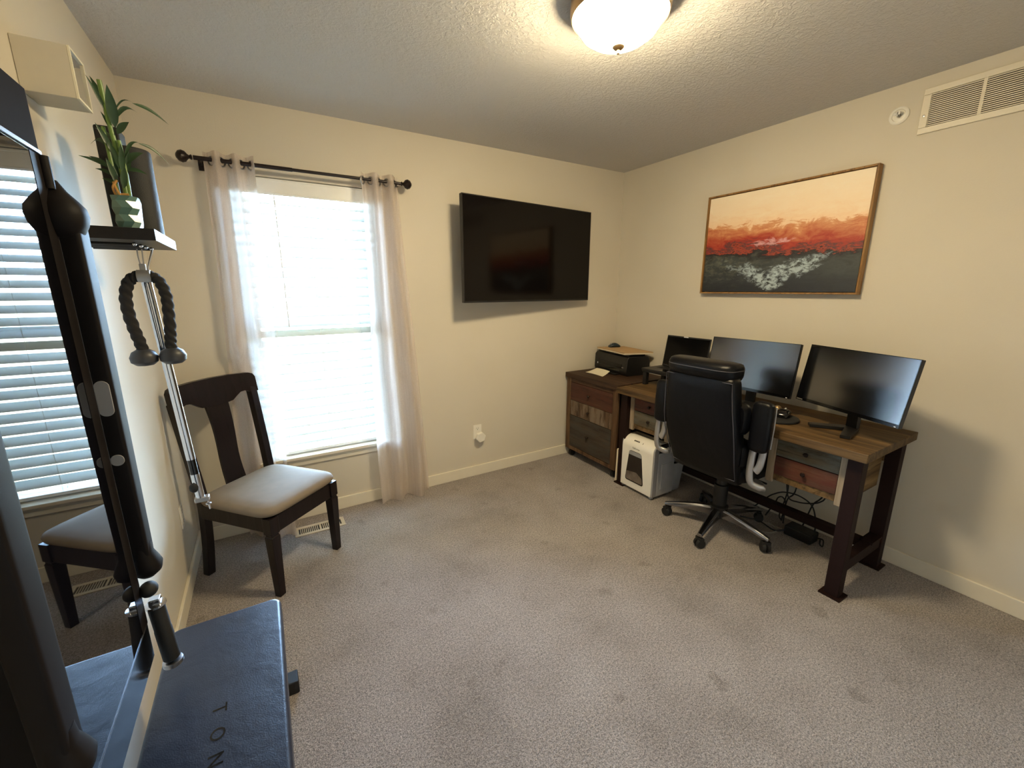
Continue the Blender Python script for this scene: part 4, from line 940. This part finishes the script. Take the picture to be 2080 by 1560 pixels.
part('logo_text', text_mb('Fellowes', 0.019, frame_T((SXa-0.0006, SYb-0.105, 0.333), (0, -1, 0), (0, 0, 1))), 'grey_ink', sd_)
cpt = Vector((SXa+0.022, SYb-0.100, 0.410-0.022)); tv_ = Vector((0.707, 0, 0.707))
for k in range(4):
    part('control_icon', MB().bar(cpt+Vector((-0.0005, -0.013*k, 0.0005)), cpt+Vector((-0.0005, -0.013*k-0.010, 0.0005)), 0.010, 0.0012, Vector((-0.707, 0, 0.707))), 'ink', sd_)
part('control_icon', MB().bar(cpt+Vector((-0.002, -0.080, -0.001)), cpt+Vector((-0.002, -0.084, -0.001)), 0.012, 0.0012, Vector((-0.707, 0, 0.707))), 'ink', sd_)
part('paper_slot', MB().box((SXa+0.100, SYa+0.03, 0.4095), (SXa+0.106, SYb-0.03, 0.4108)), 'ink', sd_)
for x in (SXa+0.024, SXb-0.03):
    for y in (SYa+0.024, SYb-0.020): part('caster', MB().ball((x, y, 0.0145), (0.017, 0.017, 0.0145)), 'grey_plastic', sd_)
rs = []
wb_ = thing('waste_bin', 'pale grey tapered waste bin behind the shredder under the desk', 'bin', (2.985, 2.2, 0))
mb = MB()
def ring_sq(z, hw, hd, cx=2.985, cy=2.200): return [(x, y, z) for x, y in rrect(cx, cy, hw*2, hd*2, 0.03)]
mb.rings([ring_sq(0.001, 0.054, 0.080), ring_sq(0.22, 0.068, 0.098), ring_sq(0.22, 0.064, 0.094), ring_sq(0.012, 0.050, 0.076)])
part('body', mb, 'bin', wb_, sharp=40)
part('rim', MB().rings([ring_sq(0.212, 0.0700, 0.1000), ring_sq(0.224, 0.0700, 0.1000), ring_sq(0.224, 0.064, 0.094), ring_sq(0.212, 0.064, 0.094)], cap=False), 'bin', wb_)
single('foam_wedge', MB().prism([(0.0, 2.704), (0.0, 2.745), (0.262, 2.728), (0.266, 2.716), (0.258, 2.710)], 2.455, 2.468, 'y'), 'cream', 'narrow cream board standing between the cabinet and the shredder', 'board', bevel=0.003)

# ================================================================== OFFICE CHAIR
OX, OY = 2.790, 1.655
oc = thing('office_chair', 'black leather executive office chair with silver arms at the desk, seen from behind', 'chair', (OX, OY, 0))
for a in (121.5, 195.6, 268.5, 340.5, 49.5):
    a = math.radians(a); d = Vector((math.cos(a), math.sin(a), 0)); s1 = Vector((-d.y, d.x, 0)); c0 = Vector((OX, OY, 0))
    rs = []
    for t, z0, z1, hw in ((0.030, 0.080, 0.142, 0.026), (0.10, 0.086, 0.136, 0.024), (0.20, 0.084, 0.119, 0.020), (0.28, 0.078, 0.102, 0.018), (0.318, 0.074, 0.092, 0.015)):
        p = c0 + d*t
        rs.append([p - s1*hw + Vector((0, 0, z0)), p + s1*hw + Vector((0, 0, z0)), p + s1*hw + Vector((0, 0, z1-0.012)), p + s1*hw*0.55 + Vector((0, 0, z1)), p - s1*hw*0.55 + Vector((0, 0, z1)), p - s1*hw + Vector((0, 0, z1-0.012))])
    bl_ = part('base_leg', MB().rings(rs), 'dark_chrome', oc, bevel=0.003)
    w0 = c0 + d*0.302; sw_ = (s1*0.8 + d*0.6).normalized(); mb = MB()
    for k in (-1, 1): mb.cyl(w0 + sw_*0.006*k + Vector((0, 0, 0.028)) , w0 + sw_*0.022*k + Vector((0, 0, 0.028)), 0.028, 0.025, 22)
    mb.cyl(w0 + Vector((0, 0, 0.03)), w0 + Vector((0, 0, 0.078)), 0.010, seg=12).box((-0.024, -0.013, 0.038), (0.024, 0.013, 0.064), Matrix.Translation(w0) @ Matrix.Rotation(math.atan2(sw_.y, sw_.x), 4, 'Z'))
    part('caster', mb, 'black_rubber', bl_, sharp=50)
part('gas_column', MB().lathe([(0.050, 0.078), (0.052, 0.150), (0.040, 0.160), (0.040, 0.29), (0.030, 0.295), (0.030, 0.40)], (OX, OY, 0), 28), 'black_plastic', oc)
part('mechanism', MB().box((OX-0.13, OY-0.075, 0.375), (OX+0.13, OY+0.075, 0.425)).bar((OX+0.02, OY-0.06, 0.395), (OX+0.02, OY-0.25, 0.390), 0.012, 0.012), 'black_plastic', oc, bevel=0.006)
secs = [((OX+0.015, OY, z), (0.245*k, 0, 0), (0, 0.242*k, 0)) for z, k in ((0.420, 0.90), (0.430, 0.97), (0.470, 1.0), (0.510, 0.99), (0.530, 0.93), (0.540, 0.75), (0.543, 0.3))]
part('seat', MB().loft(secs, 40, 5), 'leather', oc, sharp=60)
# back: rear surface leans from x=2.56 at the bottom to 2.45 at the top
def bx(z): return 2.556 - 0.112*(z-0.43)/0.57 - 0.020*math.sin(PI*(z-0.43)/0.57)
lv = [(0.414, 0.197, 0.024), (0.418, 0.205, 0.036), (0.45, 0.208, 0.044), (0.56, 0.217, 0.050), (0.66, 0.224, 0.054), (0.76, 0.222, 0.054), (0.86, 0.213, 0.052), (0.94, 0.208, 0.050), (1.000, 0.205, 0.048), (1.018, 0.198, 0.040), (1.026, 0.170, 0.024)]
bc = OY
part('backrest', MB().loft([((bx(z)+0.050, bc+0.012*(z-0.7), z), (t, 0, 0), (0, hw, 0)) for z, hw, t in lv], 40, 5.5), 'leather', oc, sharp=60)
pts = []
for sgn in (1, -1):
    col = [Vector((bx(z)+0.050-t+0.004, bc+0.012*(z-0.7)+sgn*(hw-0.006), z)) for z, hw, t in lv[2:9]]
    pts.append(col)
loop = pts[0] + pts[1][::-1]; loop.append(loop[0])
part('piping', MB().tube(loop, 0.0026, 8), 'stitch', oc, label='pale grey piping seam')
for z, hw, t, dx in ((0.60, 0.240, 0.05, 0.10), (0.80, 0.246, 0.045, 0.108)):
    part('lumbar_cushion', MB().loft([((bx(z)+dx+k*0.030, bc, z), (0, hw*q, 0), (0, 0, 0.095*q)) for k, q in ((-1.6, 0.94), (-0.5, 1.0), (0.5, 0.97), (1.3, 0.80), (1.6, 0.5))], 36, 5), 'leather', oc, sharp=60)
hd_ = [(-1.0, 0.55), (-0.86, 0.86), (-0.5, 1.0), (0, 1.03), (0.5, 1.0), (0.86, 0.86), (1.0, 0.55)]
part('headrest', MB().loft([((bx(1.02)+0.072, bc+0.010, 1.048+0.046*k), (0.085*q, 0, 0), (0, 0.199*(0.85+0.15*q), 0)) for k, q in hd_], 44, 4), 'leather', oc, sharp=60)
ring = [Vector((bx(1.02)+0.072+0.0875*math.copysign(abs(math.cos(q))**0.5, math.cos(q)), bc+0.010+0.1990*math.copysign(abs(math.sin(q))**0.5, math.sin(q)), 1.058)) for q in [2*PI*k/60 for k in range(61)]]
part('headrest_seam', MB().tube(ring, 0.0022, 6), 'stitch', oc)
for sgn in (-1, 1):
    yc = OY + sgn*0.290 if sgn < 0 else OY + 0.323
    px_ = 2.585
    part('arm_pad', MB().loft([((px_+0.02*(z-0.66), yc, z), (0.026*q, 0, 0), (0, 0.049*q, 0)) for z, q in ((0.645, 0.55), (0.652, 0.85), (0.668, 1.0), (0.78, 1.04), (0.89, 1.0), (0.905, 0.85), (0.912, 0.5))], 30, 3.6), 'leather', oc, sharp=60)
    part('arm_trim', MB().tube([(px_+0.022, yc-0.0490, 0.67), (px_+0.026, yc-0.0510, 0.78), (px_+0.028, yc-0.0490, 0.89)], 0.0035, 8), 'silver', oc)
    def flat(path, wv2, tv2):
        path = smooth_path(path, 8); rs = []
        for i, p in enumerate(path):
            t = (path[min(i+1, len(path)-1)]-path[max(i-1, 0)]).normalized(); sd2 = t.cross(Vector((1, 0, 0))).normalized(); nn = t.cross(sd2)
            rs.append([p + sd2*wv2*math.cos(q) + nn*tv2*math.sin(q) for q in [2*PI*k/16 for k in range(16)]])
        return MB().rings(rs)
    o_ = 0.026
    arm = part('arm_bracket', flat([(px_+0.012, yc+o_, 0.665), (px_+0.010, yc+o_+0.004, 0.60), (px_+0.012, yc+o_+0.006, 0.50), (px_+0.022, yc+o_-0.006, 0.452), (px_+0.050, yc+o_-0.050, 0.436), (px_+0.100, yc-sgn*0.02, 0.432), (px_+0.140, OY+sgn*0.16, 0.420)], 0.0185, 0.013), 'silver', oc, sharp=80)
    part('arm_hook', flat([(px_+0.014, yc-0.022, 0.668), (px_+0.013, yc-0.020, 0.62), (px_+0.012, yc-0.014, 0.57), (px_+0.010, yc-0.004, 0.542), (px_+0.010, yc+0.002, 0.534)], 0.0185, 0.013), 'silver', oc, sharp=80)

# ================================================================== CABLES + POWER BRICK UNDER DESK
single('power_strip', MB().box((3.06, 1.245, 0.0008), (3.155, 1.395, 0.062), ), 'black_plastic', 'black power brick on the carpet below the right desk drawers', 'power brick', bevel=0.008)
pg = thing('power_plug', 'black plug adapter in the outlet under the desk', 'plug', (W-0.03, 1.50, 0.25))
part('body', MB().box((W-0.052, 1.472, 0.292), (W-0.0068, 1.528, 0.350)), 'black_plastic', pg, bevel=0.006)
part('cord', MB().tube(smooth_path([(W-0.040, 1.49, 0.293), (W-0.048, 1.478, 0.22), (W-0.05, 1.485, 0.14), (W-0.06, 1.50, 0.03), (W-0.07, 1.48, 0.004)], 8), 0.004, 8), 'cable', pg)
CB = [
 ('black', [(3.14, 1.62, 0.05), (3.18, 1.557, 0.145), (3.18, 1.511, 0.194), (3.18, 1.456, 0.228), (3.18, 1.373, 0.238), (3.18, 1.301, 0.206), (3.18, 1.270, 0.115), (3.168, 1.262, 0.03)], 'black cable arching from floor to power brick'),
 ('black', [(3.20, 1.470, 0.300), (3.18, 1.438, 0.199), (3.18, 1.381, 0.192), (3.18, 1.316, 0.213), (3.18, 1.268, 0.245), (3.165, 1.240, 0.300), (3.16, 1.23, 0.45)], 'black cable sagging below the right drawers'),
 ('black', [(3.165, 1.20, 0.46), (3.18, 1.265, 0.278), (3.18, 1.303, 0.215), (3.18, 1.320, 0.149), (3.175, 1.334, 0.075), (3.168, 1.345, 0.02)], 'thick black cable dropping straight behind the power brick'),
 ('black', [(3.17, 1.56, 0.01), (3.18, 1.517, 0.122), (3.18, 1.506, 0.158), (3.18, 1.484, 0.175), (3.18, 1.461, 0.155), (3.18, 1.456, 0.10), (3.17, 1.45, 0.01)], 'small black cable hoop left of the power brick'),
 ('black', [(3.16, 1.40, 0.46), (3.18, 1.415, 0.276), (3.18, 1.426, 0.215), (3.18, 1.45, 0.18), (3.18, 1.459, 0.142), (3.175, 1.47, 0.012)], 'black cable hanging from the desk into the hoop'),
 ('grey', [(2.98, 1.60, 0.006), (2.96, 1.52, 0.006), (2.99, 1.44, 0.006), (3.06, 1.43, 0.008), (3.11, 1.50, 0.006)], 'pale grey cable loop lying on the carpet under the desk'),
 ('grey', [(3.02, 1.92, 0.006), (2.93, 1.80, 0.008), (3.00, 1.66, 0.012), (3.08, 1.56, 0.006), (3.10, 1.42, 0.006)], 'long pale grey cable on the carpet behind the office chair'),
 ('black', [(3.05, 1.95, 0.006), (3.00, 1.70, 0.010), (3.06, 1.55, 0.012), (3.04, 1.44, 0.008), (3.065, 1.385, 0.03)], 'black cable on the carpet running to the power brick'),
 ('black', [(3.135, 1.240, 0.03), (3.11, 1.205, 0.045), (3.09, 1.195, 0.018), (3.12, 1.220, 0.006), (3.17, 1.24, 0.006)], 'short black cable curl right of the power brick'),
]
for ci, (kcol, pts, lab) in enumerate(CB):
    if ci < 5: pts = [(x + 0.011*(ci-3), y, z) for x, y, z in pts]
    n_ = smooth_path(pts, 8)
    single('power_cable', MB().tube(n_, 0.0042 if kcol == 'black' else 0.0035, 8), 'cable' if kcol == 'black' else 'grey_cable', lab, 'cable', 'cables under the desk')
